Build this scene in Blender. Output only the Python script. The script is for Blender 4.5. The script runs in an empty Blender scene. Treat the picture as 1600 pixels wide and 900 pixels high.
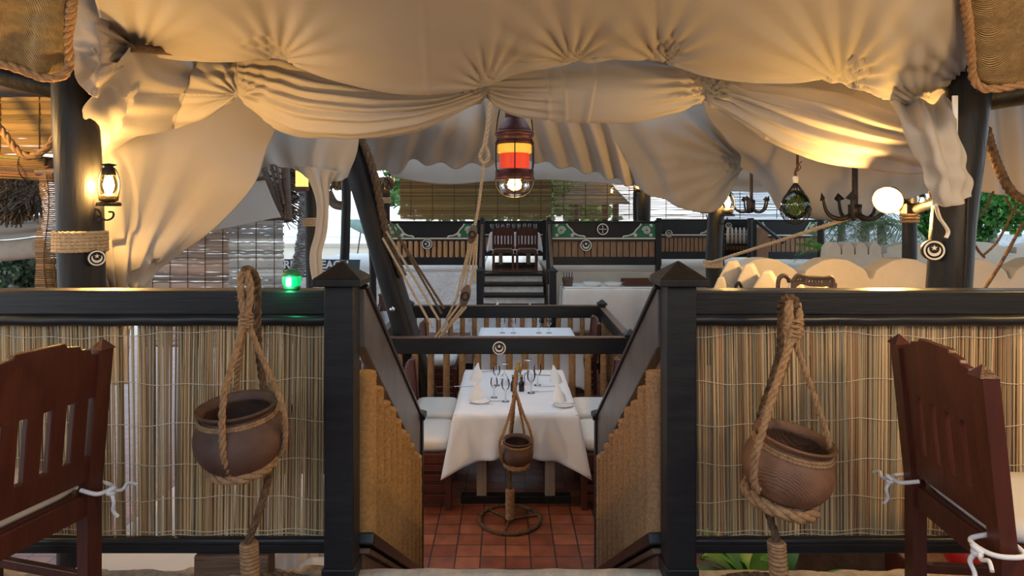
import bpy, math, random
from mathutils import Vector as V, Matrix, noise as NZ
R = random.Random(11)
PI = math.pi
scene = bpy.context.scene
COL = scene.collection

# ------------------------------------------------------------------ camera, sky, exposure
CZ = 2.35                                   # eye height above the lower tiled floor
PX, PY = 790.0, 330.0                       # principal point of the 1600x900 frame
cam_d = bpy.data.cameras.new('camera'); cam = bpy.data.objects.new('camera', cam_d); COL.objects.link(cam)
cam.location = (0, 0, CZ); cam.rotation_euler = (PI/2, 0, 0)
cam_d.sensor_width = 36; cam_d.lens = 36*1000/1600
cam_d.shift_x = (800-PX)/1600; cam_d.shift_y = -(450-PY)/1600
cam_d.clip_end = 500; cam_d.clip_start = 0.02
scene.camera = cam
w = bpy.data.worlds.new('world'); scene.world = w; w.use_nodes = True
wn = w.node_tree.nodes; wl = w.node_tree.links
bg = wn['Background']
wtc = wn.new('ShaderNodeTexCoord'); wsep = wn.new('ShaderNodeSeparateXYZ'); wr = wn.new('ShaderNodeValToRGB')
wl.new(wtc.outputs['Generated'], wsep.inputs[0]); wl.new(wsep.outputs['Z'], wr.inputs[0]); wl.new(wr.outputs[0], bg.inputs[0])
wr.color_ramp.elements[0].position = 0.0; wr.color_ramp.elements[0].color = (0.92, 0.96, 1.0, 1)
wr.color_ramp.elements[1].position = 0.6; wr.color_ramp.elements[1].color = (0.60, 0.78, 1.0, 1)
bg.inputs[1].default_value = 1.25
scene.view_settings.view_transform = 'Standard'; scene.view_settings.look = 'None'
scene.view_settings.exposure = 0.85; scene.view_settings.gamma = 1.0
scene.view_settings.use_curve_mapping = False

def lamp(name, loc, energy, color, radius=0.05, kind='POINT', rot=None, parent=None, spot=1.5):
    d = bpy.data.lights.new(name, kind); d.energy = energy; d.color = color
    if kind == 'AREA': d.shape = 'RECTANGLE'; d.size, d.size_y = radius
    else: d.shadow_soft_size = radius
    if kind == 'SPOT': d.spot_size = spot; d.spot_blend = 0.6
    o = bpy.data.objects.new(name, d); COL.objects.link(o)
    if parent:
        o.parent = parent; o.location = V(loc) - root_of(parent).location
    else: o.location = loc
    if rot: o.rotation_euler = rot
    return o
WARM = (1.0, 0.60, 0.20)
def root_of(o):
    while o.parent: o = o.parent
    return o
# the dining room's own lamps hang on the beams over the viewer
HOUSE = (1.0, 0.66, 0.32)
lamp('house_lamp', (2.4, 1.8, 2.5), 15, WARM, 0.08)
lamp('house_lamp', (1.7, 1.0, 2.6), 22, HOUSE, 0.12)
for lx in (1.75, 2.75, 3.7): lamp('battlement_fill', (lx, 4.15, 1.3), 3.2, (1, .43, .08), .06)  # unseen fill lights added to turn the battlement wall golden
lamp('house_lamp', (-2.5, 1.9, 2.5), 9, WARM, 0.12)
lamp('house_lamp', (-3.0, 3.05, 2.8), 22, (1, .55, .14), 0.08)
lamp('house_lamp', (0.35, 1.6, 2.85), 4, HOUSE, 0.1)

# ------------------------------------------------------------------ helpers
def X(px, d): return (px-PX)/1000*d
def Z(py, d): return CZ-(py-PY)/1000*d
def P(px, py, d): return V((X(px, d), d, Z(py, d)))
def lerp(a, b, t): return a+(b-a)*t
def catmull(pts, n, closed=False):
    pts = [V(p) for p in pts]; m = len(pts); out = []
    segs = m if closed else m-1
    for i in range(n + (0 if closed else 1)):
        t = i/n*segs; k = min(int(t), segs-1); f = t-k
        if closed: p0, p1, p2, p3 = (pts[(k-1) % m], pts[k % m], pts[(k+1) % m], pts[(k+2) % m])
        else: p0, p1, p2, p3 = (pts[max(k-1, 0)], pts[k], pts[min(k+1, m-1)], pts[min(k+2, m-1)])
        out.append(0.5*((2*p1)+(p2-p0)*f+(2*p0-5*p1+4*p2-p3)*f*f+(3*p1-p0-3*p2+p3)*f**3))
    return out
def frames(pts, closed=False):
    n = len(pts); T = []
    for i in range(n):
        a = pts[(i-1) % n] if closed or i > 0 else pts[i]
        b = pts[(i+1) % n] if closed or i < n-1 else pts[i]
        t = (b-a); T.append(t.normalized() if t.length > 1e-9 else V((0, 0, 1)))
    u = T[0].cross(V((0, 0, 1)))
    if u.length < 1e-3: u = T[0].cross(V((0, 1, 0)))
    u.normalize(); U = []
    for i in range(n):
        u = u - T[i]*u.dot(T[i])
        if u.length < 1e-6: u = T[i].orthogonal()
        u = u.normalized(); U.append(u)
    return [(T[i], U[i], T[i].cross(U[i])) for i in range(n)]
def star_poly(r, n=5, k=0.42, rot=PI/2):
    return [((r if i % 2 == 0 else r*k)*math.cos(rot+i*PI/n), (r if i % 2 == 0 else r*k)*math.sin(rot+i*PI/n)) for i in range(2*n)]

class MB:
    def __init__(s): s.v = []; s.f = []; s.s = []; s.c = []; s.col = None; s.xf = None
    def add(s, vs, fs, smooth=False):
        b = len(s.v)
        for p in vs:
            p = V(p)
            s.v.append(s.xf @ p if s.xf else p)
        for f in fs: s.f.append(tuple(i+b for i in f)); s.s.append(smooth); s.c.append(s.col)
        return s
    def box(s, x0, x1, y0, y1, z0, z1):
        return s.add([(x, y, z) for z in (z0, z1) for y in (y0, y1) for x in (x0, x1)],
                     [(0, 2, 3, 1), (4, 5, 7, 6), (0, 1, 5, 4), (2, 6, 7, 3), (0, 4, 6, 2), (1, 3, 7, 5)])
    def cbox(s, c, sx, sy, sz): return s.box(c[0]-sx/2, c[0]+sx/2, c[1]-sy/2, c[1]+sy/2, c[2]-sz/2, c[2]+sz/2)
    def bar(s, p, q, w, h, up=(0, 0, 1)):
        p, q = V(p), V(q); t = (q-p).normalized(); a = t.cross(V(up))
        if a.length < 1e-4: a = t.cross(V((0, 1, 0)))
        a.normalize(); b = a.cross(t); vs = []
        for c in (p, q):
            for i, j in ((-1, -1), (1, -1), (1, 1), (-1, 1)): vs.append(c+a*(i*w/2)+b*(j*h/2))
        return s.add(vs, [(0, 1, 2, 3), (7, 6, 5, 4), (0, 4, 5, 1), (1, 5, 6, 2), (2, 6, 7, 3), (3, 7, 4, 0)])
    def tube(s, pts, r, n=8, closed=False, caps=True):
        pts = [V(p) for p in pts]; m = len(pts); F = frames(pts, closed); vs = []
        for i in range(m):
            rr = r[i] if isinstance(r, (list, tuple)) else (r(i/(m-1)) if callable(r) else r)
            t, u, w = F[i]
            for k in range(n):
                a = 2*PI*k/n; vs.append(pts[i]+u*(rr*math.cos(a))+w*(rr*math.sin(a)))
        fs = []
        for i in range(m if closed else m-1):
            j = (i+1) % m
            for k in range(n): l = (k+1) % n; fs.append((i*n+k, i*n+l, j*n+l, j*n+k))
        s.add(vs, fs, True)
        if caps and not closed:
            s.add(vs[:n], [tuple(range(n))[::-1]]); s.add(vs[-n:], [tuple(range(n))])
        return s
    def rope(s, pts, r, pitch=None, strands=3, n=6, closed=False, fuzz=0.0):
        pts = [V(p) for p in pts]
        if closed: pts = pts+[pts[0]]
        L = [0]
        for a, b in zip(pts, pts[1:]): L.append(L[-1]+(b-a).length)
        pitch = pitch or r*7; step = pitch/8; m = max(4, int(L[-1]/step)); rs = []; k = 0
        for i in range(m+1):
            q = L[-1]*i/m
            while k < len(L)-2 and L[k+1] < q: k += 1
            rs.append(pts[k].lerp(pts[k+1], (q-L[k])/max(1e-9, L[k+1]-L[k])))
        F = frames(rs)
        for st in range(strands):
            path = []
            for i, p in enumerate(rs):
                a = 2*PI*(L[-1]*i/m/pitch+st/strands); t, u, w = F[i]; rr = r*0.48*(1+R.uniform(-fuzz, fuzz))
                path.append(p+u*(rr*math.cos(a))+w*(rr*math.sin(a)))
            s.tube(path, r*0.56, n)
        if fuzz:
            for i in range(int(L[-1]*900*min(1, fuzz*3))):
                q = R.choice(rs); a = V((R.uniform(-1, 1), R.uniform(-1, 1), R.uniform(-1, 1))).normalized()
                b = (a+V((R.uniform(-1, 1), R.uniform(-1, 1), R.uniform(-1, 1)))*0.7).normalized()
                p0 = q+a*r*0.8; p1 = p0+b*r*R.uniform(0.4, 0.9); c = a.cross(b).normalized()*0.0007
                s.add([p0-c, p0+c, p1+c*.4, p1-c*.4], [(0, 1, 2, 3)])
        return s
    def lathe(s, prof, c=(0, 0, 0), n=24, M=None, cap=True, jit=0, arc=None):
        c = V(c); vs = []; m = len(prof)
        for (r, z) in prof:
            for k in range(n):
                a = 2*PI*k/n; rr = r*(1+R.uniform(-jit, jit)) if jit else r
                p = V((rr*math.cos(a), rr*math.sin(a), z)); vs.append(c+(M @ p if M else p))
        fs = []
        for i in range(m-1):
            for k in range(n): l = (k+1) % n; fs.append((i*n+k, i*n+l, (i+1)*n+l, (i+1)*n+k))
        s.add(vs, fs, True)
        if cap:
            if prof[0][0] > 1e-5: s.add(vs[:n], [tuple(range(n))[::-1]])
            if prof[-1][0] > 1e-5: s.add(vs[-n:], [tuple(range(n))])
        return s
    def sphere(s, c, r, n=14, sz=1.0):
        return s.lathe([(max(1e-6, r*math.sin(PI*i/n)), -r*sz*math.cos(PI*i/n)) for i in range(n+1)], c, n*2, cap=False)
    def prism(s, poly, f, t0, t1):
        """poly: 2-d outline (ccw), f(a,b,t) -> 3-d"""
        n = len(poly); vs = [f(a, b, t0) for a, b in poly]+[f(a, b, t1) for a, b in poly]
        fs = [tuple(range(n))[::-1], tuple(range(n, 2*n))]+[(i, (i+1) % n, n+(i+1) % n, n+i) for i in range(n)]
        return s.add(vs, fs)
    def grid(s, rows, smooth=True, wrap=False):
        m, n = len(rows), len(rows[0]); vs = [p for r in rows for p in r]; fs = []
        for i in range(m-1):
            for j in range(n if wrap else n-1):
                k = (j+1) % n; fs.append((i*n+j, i*n+k, (i+1)*n+k, (i+1)*n+j))
        return s.add(vs, fs, smooth)
    def pyramid(s, cx, cy, _, hw, z0, z1, z2):
        """slab of half width hw from z0 to z1 and a pyramid up to z2"""
        s.box(cx-hw, cx+hw, cy-hw, cy+hw, z0, z1)
        return s.add([(cx-hw, cy-hw, z1), (cx+hw, cy-hw, z1), (cx+hw, cy+hw, z1), (cx-hw, cy+hw, z1), (cx, cy, z2)],
                     [(0, 1, 4), (1, 2, 4), (2, 3, 4), (3, 0, 4), (3, 2, 1, 0)])
    def build(s, name, mat, parent=None, bevel=0, solid=0, sub=0):
        me = bpy.data.meshes.new(name)
        if parent: off = root_of(parent).location.copy()
        else:
            xs = [p.x for p in s.v]; ys = [p.y for p in s.v]; zs = [p.z for p in s.v]
            off = V(((min(xs)+max(xs))/2, (min(ys)+max(ys))/2, min(zs)))
        me.from_pydata([p-off for p in s.v], [], s.f)
        me.polygons.foreach_set('use_smooth', s.s)
        if any(c is not None for c in s.c):
            at = me.color_attributes.new('col', 'FLOAT_COLOR', 'CORNER'); data = []
            for p, c in zip(me.polygons, s.c):
                c = c or (1, 1, 1)
                for _ in range(p.loop_total): data += [c[0], c[1], c[2], 1]
            at.data.foreach_set('color', data)
        me.materials.append(mat); me.update()
        o = bpy.data.objects.new(name, me); COL.objects.link(o)
        if parent: o.parent = parent
        else: o.location = off
        if solid: md = o.modifiers.new('solid', 'SOLIDIFY'); md.thickness = solid; md.offset = 0
        if bevel: md = o.modifiers.new('bevel', 'BEVEL'); md.width = bevel; md.segments = 2; md.limit_method = 'ANGLE'
        if sub: md = o.modifiers.new('sub', 'SUBSURF'); md.levels = sub; md.render_levels = sub
        return o

def thing(name, label, cat, loc=(0, 0, 0), group=None):
    o = bpy.data.objects.new(name, None); COL.objects.link(o); o.location = loc; o.empty_display_size = .1
    return tag(o, label, cat, group)
def tag(o, label, cat, group=None, kind=None):
    o['label'] = label; o['category'] = cat
    if group: o['group'] = group
    if kind: o['kind'] = kind
    return o
def struct(o): o['kind'] = 'structure'; return o
def copy_tree(o, parent=None):
    c = o.copy(); COL.objects.link(c)
    if parent: c.parent = parent
    for ch in list(o.children): copy_tree(ch, c)
    return c

# ------------------------------------------------------------------ materials
def new_mat(name):
    m = bpy.data.materials.new(name); m.use_nodes = True
    return m, m.node_tree.nodes, m.node_tree.links, m.node_tree.nodes['Principled BSDF']
def M(name, c1, c2=None, scale=6, rough=.6, metal=0, bump=0, bscale=60, stretch=(1, 1, 1), attr=False, spec=.5, wave=None, coat=0, trans=0):
    m, n, l, b = new_mat(name)
    tc = n.new('ShaderNodeTexCoord'); mp = n.new('ShaderNodeMapping'); mp.inputs['Scale'].default_value = stretch
    l.new(tc.outputs['Object'], mp.inputs[0])
    nz = n.new('ShaderNodeTexNoise'); nz.inputs['Scale'].default_value = scale; nz.inputs['Detail'].default_value = 6
    nz.inputs['Roughness'].default_value = .6
    l.new(mp.outputs[0], nz.inputs[0]); rp = n.new('ShaderNodeValToRGB'); l.new(nz.outputs[0], rp.inputs[0])
    rp.color_ramp.elements[0].position = .32; rp.color_ramp.elements[1].position = .68
    rp.color_ramp.elements[0].color = (*c1, 1); rp.color_ramp.elements[1].color = (*(c2 or c1), 1)
    col = rp.outputs[0]
    if attr:
        at = n.new('ShaderNodeAttribute'); at.attribute_name = 'col'; mx = n.new('ShaderNodeMix'); mx.data_type = 'RGBA'; mx.blend_type = 'MULTIPLY'
        mx.inputs[0].default_value = 1; l.new(col, mx.inputs[6]); l.new(at.outputs[0], mx.inputs[7]); col = mx.outputs[2]
    l.new(col, b.inputs['Base Color'])
    b.inputs['Roughness'].default_value = rough; b.inputs['Metallic'].default_value = metal
    b.inputs['Specular IOR Level'].default_value = spec; b.inputs['Coat Weight'].default_value = coat
    if bump or wave:
        bp = n.new('ShaderNodeBump'); bp.inputs['Strength'].default_value = min(1, bump or .5); bp.inputs['Distance'].default_value = .01
        if wave:
            wv = n.new('ShaderNodeTexWave'); wv.bands_direction = wave[0]; wv.inputs['Scale'].default_value = wave[1]
            wv.inputs['Distortion'].default_value = wave[2] if len(wave) > 2 else 1.0; wv.inputs['Detail'].default_value = 2
            l.new(tc.outputs['Object'], wv.inputs[0]); l.new(wv.outputs['Fac'], bp.inputs['Height'])
            if len(wave) > 3:
                mx2 = n.new('ShaderNodeMix'); mx2.data_type = 'RGBA'; mx2.blend_type = 'MULTIPLY'; mx2.inputs[0].default_value = wave[3]
                l.new(col, mx2.inputs[6]); l.new(wv.outputs['Color'], mx2.inputs[7]); l.new(mx2.outputs[2], b.inputs['Base Color'])
        else:
            n2 = n.new('ShaderNodeTexNoise'); n2.inputs['Scale'].default_value = bscale; n2.inputs['Detail'].default_value = 5
            l.new(mp.outputs[0], n2.inputs[0]); l.new(n2.outputs[0], bp.inputs['Height'])
        l.new(bp.outputs[0], b.inputs['Normal'])
    if trans:
        tr = n.new('ShaderNodeBsdfTranslucent'); l.new(b.inputs['Base Color'].links[0].from_socket, tr.inputs[0])
        ms = n.new('ShaderNodeMixShader'); ms.inputs[0].default_value = trans
        l.new(b.outputs[0], ms.inputs[1]); l.new(tr.outputs[0], ms.inputs[2]); l.new(ms.outputs[0], n['Material Output'].inputs[0])
    return m
def glass(name, tint=(1, 1, 1), gloss=.12):
    m = bpy.data.materials.new(name); m.use_nodes = True; n = m.node_tree.nodes; l = m.node_tree.links; n.remove(n['Principled BSDF'])
    t = n.new('ShaderNodeBsdfTransparent'); t.inputs[0].default_value = (*tint, 1)
    g = n.new('ShaderNodeBsdfGlossy'); g.inputs['Roughness'].default_value = .04
    f = n.new('ShaderNodeFresnel'); f.inputs[0].default_value = 1.45
    a = n.new('ShaderNodeMath'); a.operation = 'ADD'; a.inputs[1].default_value = gloss; l.new(f.outputs[0], a.inputs[0])
    x = n.new('ShaderNodeMixShader'); l.new(a.outputs[0], x.inputs[0]); l.new(t.outputs[0], x.inputs[1]); l.new(g.outputs[0], x.inputs[2])
    l.new(x.outputs[0], n['Material Output'].inputs[0]); return m
def emit(name, c, s, base=(1, .8, .5)):
    m, n, l, b = new_mat(name); b.inputs['Base Color'].default_value = (*base, 1)
    b.inputs['Emission Color'].default_value = (*c, 1); b.inputs['Emission Strength'].default_value = s; return m

CANVAS = M('canvas', (.47, .43, .385), (.52, .48, .43), 1.6, .9, bump=.12, bscale=900, trans=.12, spec=.2)
DUSTY = M('dusty_canvas', (.40, .33, .26), (.60, .52, .44), 3, .95, bump=.3, bscale=120, spec=.1)
BLACK = M('black_paint', (.010, .011, .013), (.018, .019, .021), 9, .42, bump=.06, bscale=30, stretch=(1, 1, 6), spec=.3)
BLACKH = M('black_rail_paint', (.010, .011, .013), (.018, .019, .021), 9, .34, bump=.08, bscale=24, stretch=(.3, 6, 6), spec=.35)
WORN = M('worn_board', (.050, .044, .044), (.115, .105, .105), 5, .36, bump=.10, bscale=26, stretch=(8, 1, 1))
POST = M('dark_timber', (.008, .0075, .0075), (.019, .017, .016), 5, .45, spec=.25, bump=.4, bscale=9, stretch=(4, 4, .5))
TIMBER = M('brown_timber', (.075, .042, .026), (.15, .09, .055), 5, .55, bump=.6, bscale=14, stretch=(1, 6, 6))
MAHOG = M('red_brown_wood', (.060, .014, .008), (.092, .022, .012), 5, .38, bump=.2, bscale=20, stretch=(5, 5, .6))
REED = M('reed', (1.2, 1.18, 1.12), (1.5, 1.42, 1.32), 7, .55, attr=True, bump=.3, bscale=40, stretch=(1, 1, .2))
TWINE = M('pale_twine', (.50, .42, .30), (.60, .52, .40), 50, .9)
COIR = M('coir_rope', (.24, .13, .058), (.40, .24, .12), 70, .95, bump=.4, bscale=260)
COIRD = M('dark_coir', (.045, .026, .015), (.20, .11, .05), 40, .95, bump=.6, bscale=240)
GOLDC = M('golden_coir', (.27, .14, .042), (.44, .25, .085), 60, .95, bump=.4, bscale=240)
MANILA = M('manila_rope', (.40, .28, .16), (.55, .42, .27), 50, .9, bump=.4, bscale=200)
CLAY = M('fired_clay', (.105, .050, .027), (.23, .11, .058), 9, .62, wave=('DIAGONAL', 60, 5), bump=.22)
CLAYD = M('dark_clay', (.055, .030, .022), (.135, .068, .046), 8, .55, wave=('Z', 75, 4), bump=.25)
LINEN = M('white_linen', (.74, .76, .80), (.80, .81, .84), 3, .75, bump=.05, bscale=500)
CUSH = M('cushion_cotton', (.66, .62, .56), (.74, .70, .64), 3, .9, bump=.1, bscale=400)
WHITE = M('white_cotton', (.78, .78, .78), None, 3, .85)
WOVEN = M('woven_palm', (.42, .27, .11), (.62, .43, .20), 30, .8, wave=('DIAGONAL', 80, .8, .5), bump=1)
BAMB = M('bamboo_slat', (.9, .9, .9), (1.1, 1.05, 1), 5, .6, attr=True, trans=.55, stretch=(.3, 1, 1))
SPLIT = M('split_bamboo', (.40, .21, .09), (.58, .33, .15), 9, .5, bump=.2, bscale=30, stretch=(4, 4, .5))
PLANK = M('brown_plank', (.20, .10, .05), (.34, .18, .09), 7, .5, bump=.3, bscale=30, stretch=(4, 4, .5))
WOUND = M('wound_rope', (.36, .18, .065), (.52, .29, .12), 20, .85, wave=('Z', 22, .6, .35), bump=.8)
PLASTER = M('rough_plaster', (.74, .75, .76), (.90, .90, .88), 3, .95, bump=1, bscale=11)
PLASTER.node_tree.nodes['Bump'].inputs['Distance'].default_value = .05
LIME = M('lime_wash', (.42, .38, .31), (.50, .45, .37), 4, .9, bump=.3, bscale=25)
STONE = M('coral_stone', (.16, .13, .105), (.42, .36, .29), 18, .95, bump=1, bscale=60)
IRON = M('black_iron', (.012, .010, .009), (.035, .026, .02), 30, .5, metal=.6, bump=.3, bscale=90)
COPPER = M('aged_copper', (.075, .030, .028), (.16, .065, .055), 14, .42, metal=.65, bump=.3, bscale=40)
BRASS = M('brass', (.30, .17, .05), (.42, .25, .08), 20, .35, metal=.9)
STEEL = M('steel', (.6, .6, .62), None, 20, .25, metal=1)
CREAM = M('cream_inlay', (.70, .62, .50), (.80, .74, .64), 30, .7)
GREENP = M('green_paint', (.02, .13, .055), (.03, .18, .08), 20, .6)
THATCH = M('thatch', (.8, .8, .8), (1.1, 1.1, 1.1), 20, .9, attr=True)
LEAF = M('leaf', (.8, .8, .8), (1.15, 1.15, 1.0), 6, .45, attr=True, trans=.3)
BARK = M('palm_bark', (.22, .22, .22), (.60, .62, .63), 12, .9, wave=('Z', 9, 9, .4), bump=1, bscale=30)
CHINA = M('china', (.78, .76, .72), None, 5, .25)
GLASS = glass('clear_glass', (.99, .99, 1.0), .03)
LAMPGL = glass('lamp_glass', (1, .93, .78), .03)
FLAME = emit('lamp_flame', (1, .66, .24), 28)
BULB = emit('bulb', (1, .72, .30), 22)
# ------------------------------------------------------------------ the setting
def tile_mat():
    m, n, l, b = new_mat('terracotta_tiles')
    tc = n.new('ShaderNodeTexCoord'); br = n.new('ShaderNodeTexBrick'); l.new(tc.outputs['Object'], br.inputs[0])
    br.offset = 0; br.inputs['Scale'].default_value = 1; br.inputs['Brick Width'].default_value = .17; br.inputs['Row Height'].default_value = .15
    br.inputs['Mortar Size'].default_value = .006; br.inputs['Mortar Smooth'].default_value = .3; br.inputs['Bias'].default_value = 0
    br.inputs['Color1'].default_value = (.20, .055, .025, 1); br.inputs['Color2'].default_value = (.32, .105, .05, 1); br.inputs['Mortar'].default_value = (.045, .03, .022, 1)
    nz = n.new('ShaderNodeTexNoise'); nz.inputs['Scale'].default_value = 9; nz.inputs['Detail'].default_value = 6; l.new(tc.outputs['Object'], nz.inputs[0])
    rp = n.new('ShaderNodeValToRGB'); l.new(nz.outputs[0], rp.inputs[0]); rp.color_ramp.elements[0].color = (.6, .55, .5, 1); rp.color_ramp.elements[0].position = .3
    rp.color_ramp.elements[1].color = (1.15, 1.1, 1.1, 1); rp.color_ramp.elements[1].position = .7
    mx = n.new('ShaderNodeMix'); mx.data_type = 'RGBA'; mx.blend_type = 'MULTIPLY'; mx.inputs[0].default_value = 1
    l.new(br.outputs[0], mx.inputs[6]); l.new(rp.outputs[0], mx.inputs[7]); l.new(mx.outputs[2], b.inputs['Base Color'])
    b.inputs['Roughness'].default_value = .38
    bp = n.new('ShaderNodeBump'); bp.inputs['Strength'].default_value = .5; bp.inputs['Distance'].default_value = .004; bp.invert = True
    l.new(br.outputs['Fac'], bp.inputs['Height']); l.new(bp.outputs[0], b.inputs['Normal']); return m
TILE = tile_mat()
SAND = M('pale_sand', (.62, .56, .47), (.74, .69, .60), .6, .95, bump=.3, bscale=5)
UP = 1.066                                  # the upper floor the viewer stands on

fl = struct(MB().box(-7, 7, 2.31, 12.4, -.08, 0).build('floor', TILE))
fu = struct(MB().box(-5, 5, -3.2, 2.27, UP-.14, UP-.012).build('floor_upper', TILE))
mb = MB()
for x0, x1 in ((-5, -.61), (.64, 5)):
    mb.box(x0, x1, 2.20, 2.29, 0, UP-.16)
struct(mb.build('wall_step', PLASTER))
gm = MB(); gm.box(-120, 120, -20, 160, -.3, -.1); struct(gm.build('ground', SAND))
sea = M('sea', (.16, .42, .52), (.22, .50, .60), .4, .15, bump=.4, bscale=1.2)

def stone_edge(name, x0, x1, top, h, d0, d1, mat, amp=.012):
    n = int((x1-x0)/.02); rows = []
    for j in range(9):
        row = []
        for i in range(n+1):
            x = x0+(x1-x0)*i/n
            if j <= 5:
                y = d0+(d1-d0)*j/5; q = NZ.noise(V((x*9, y*14, 3)))*amp+NZ.noise(V((x*30, y*30, 1)))*amp*.5
                z = top+q-(.012 if j in (0, 5) else 0)
                if j == 5: y += NZ.noise(V((x*7, 8, 2)))*amp*1.1
            else:
                y = d1-.004*(j-5)+NZ.noise(V((x*8, j, 5)))*amp*.7; z = top-h*(j-5)/3
            row.append((x, y, z))
        rows.append(row)
    m = MB(); m.grid(rows); return struct(m.build(name, mat, solid=0))
stone_edge('trim_1', -5, -.64, UP+.008, .16, 2.05, 2.31, STONE, .018)
stone_edge('trim_2', .66, 5, UP+.0, .16, 2.17, 2.31, M('pale_stone', (.30, .24, .17), (.50, .42, .31), 14, .9, bump=.8, bscale=50), .010)
stone_edge('trim_3', -.54, .575, UP-.004, .12, 2.26, 2.315, M('step_stone', (.34, .30, .25), (.50, .45, .38), 14, .9, bump=.8, bscale=50), .005)
struct(MB().box(-5, 5, -3.3, -3.2, UP-.14, 2.75).build('wall_back', M('pale_wall', (.50, .47, .43), (.58, .55, .50), 3, .9)))  # unseen wall added behind the camera to cut daylight
struct(MB().box(5, 5.1, -3.3, 2.2, UP-.14, 4.2).build('wall_right', M('pale_side_wall', (.50, .47, .43), (.58, .55, .50), 3, .9)))  # unseen side wall added to keep daylight off the battlements
# steps under the viewer down to the lower floor
st = MB()
for k in range(5):
    st.box(-.49, .53, 2.30+.29*k, 2.62+.29*k, 0, UP-.19*(k+1))
struct(st.build('floor_steps', TILE))
# raised stage at the back, terrace on the right
struct(MB().box(-4.6, -.5, 12.4, 18, 0, 1.16).build('wall_stage', PLASTER))
struct(MB().box(.83, 7.0, 12.4, 18, 0, 1.16).build('wall_stage_side', LIME))
struct(MB().box(-.5, .83, 13.2, 18, 0, 1.12).build('floor_stage', M('polished_boards', (.10, .05, .03), (.16, .08, .05), 6, .15, stretch=(.4, 6, 1))))
struct(MB().box(1.3, 9, 3.35, 5.2, 0, 1.1).box(2.75, 9, 5.2, 11, 0, 1.099).build('floor_terrace', M('brown_stone', (.10, .07, .05), (.20, .15, .11), 8, .95, bump=.5)))
# back steps
bs = thing('back_stairs', 'dark open-tread steps with pale risers climbing between the two booths', 'stairs', (.16, 12, 0))
for k, (z, y) in enumerate(((1.10, 12.85), (.93, 12.5), (.76, 12.15), (.58, 11.8), (.40, 11.45), (.20, 11.1))):
    MB().box(-.42, .74, y-.03, y+.36, z-.05, z).build('tread', POST, bs, bevel=.01)
    MB().box(-.42, .74, y+.05, y+.09, z-.17, z-.05).build('riser', PLASTER, bs)
# roof: dark thatch high over the cloth
rm = MB()
for sx in (-1, 1):
  rz = lambda x: 5.3-.24*x
  for ya, yb, xa in ((-1.5, 4.3, 0), (4.3, 11.6, 2.3), (11.6, 17, 0)):  # middle span left open, shaped to let daylight onto the dining area
    rm.grid([[(sx*xa, ya, rz(xa)), (sx*xa, yb, rz(xa))], [(sx*6.8, ya, 3.5), (sx*6.8, yb, 3.5)]])
for x in (-2.3, 0, 2.3): rm.bar((x, 4.2, rz(abs(x))), (x, 11.7, rz(abs(x))), .12, .16)
struct(rm.build('ceiling', M('roof_thatch', (.030, .020, .012), (.10, .07, .045), 14, 1, bump=1, bscale=40), solid=.12))

# ------------------------------------------------------------------ cloth canopy
def resample(pts, n):
    c = catmull([(p[0], p[1], p[2] if len(p) > 2 else 0) for p in pts], 200)
    L = [0]
    for a, b in zip(c, c[1:]): L.append(L[-1]+(V((b.x, b.y, 0))-V((a.x, a.y, 0))).length)
    out = []; k = 0
    for i in range(n):
        q = L[-1]*i/(n-1)
        while k < len(L)-2 and L[k+1] < q: k += 1
        out.append(c[k].lerp(c[k+1], (q-L[k])/max(1e-9, L[k+1]-L[k])))
    return out
JOISTS = []
def cloth(name, label, rows, folds, mat=None, nu=150, nv=70, cat='canopy cloth', group='white canvas hung under the roof', joist=True):
    """rows of (px,py,d) control points, top row first; every row is resampled to nu columns, then nv rows are splined through"""
    rr = [resample(r, nu+1) for r in rows]
    cols = [catmull([r[j] for r in rr], nv) for j in range(nu+1)]
    g = [[cols[j][i] for j in range(nu+1)] for i in range(nv+1)]
    p3 = [[P(q.x, q.y, q.z) for q in row] for row in g]
    out = []
    for i in range(nv+1):
        row = []
        for j in range(nu+1):
            a = p3[i][min(j+1, nu)]-p3[i][max(j-1, 0)]; b = p3[min(i+1, nv)][j]-p3[max(i-1, 0)][j]
            nrm = a.cross(b)
            nrm = nrm.normalized() if nrm.length > 1e-9 else V((0, -1, 0))
            if nrm.y > 0: nrm = -nrm
            row.append(p3[i][j]+nrm*folds(g[i][j].x, g[i][j].y, j/nu, i/nv))
        out.append(row)
    m = MB(); m.grid(out); o = m.build(name, mat or CANVAS, solid=.004)
    if joist: JOISTS.append((out[0][2], out[0][-3]))
    return tag(o, label, cat, group), out
def radial(px, py, cx, cy, amp, n, reach, ph=0):
    dx, dy = px-cx, py-cy; r = math.hypot(dx, dy)+1e-6; a = math.atan2(dy, dx)
    s = math.sin(n*a+ph+1.3*math.sin(2.3*a+ph)); s = s*abs(s)**.3
    return amp*s*math.exp(-r/reach)*min(1, r/18)
def nz(x, y, s, seed=0): return NZ.noise(V((x*s, y*s, seed)))

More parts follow.
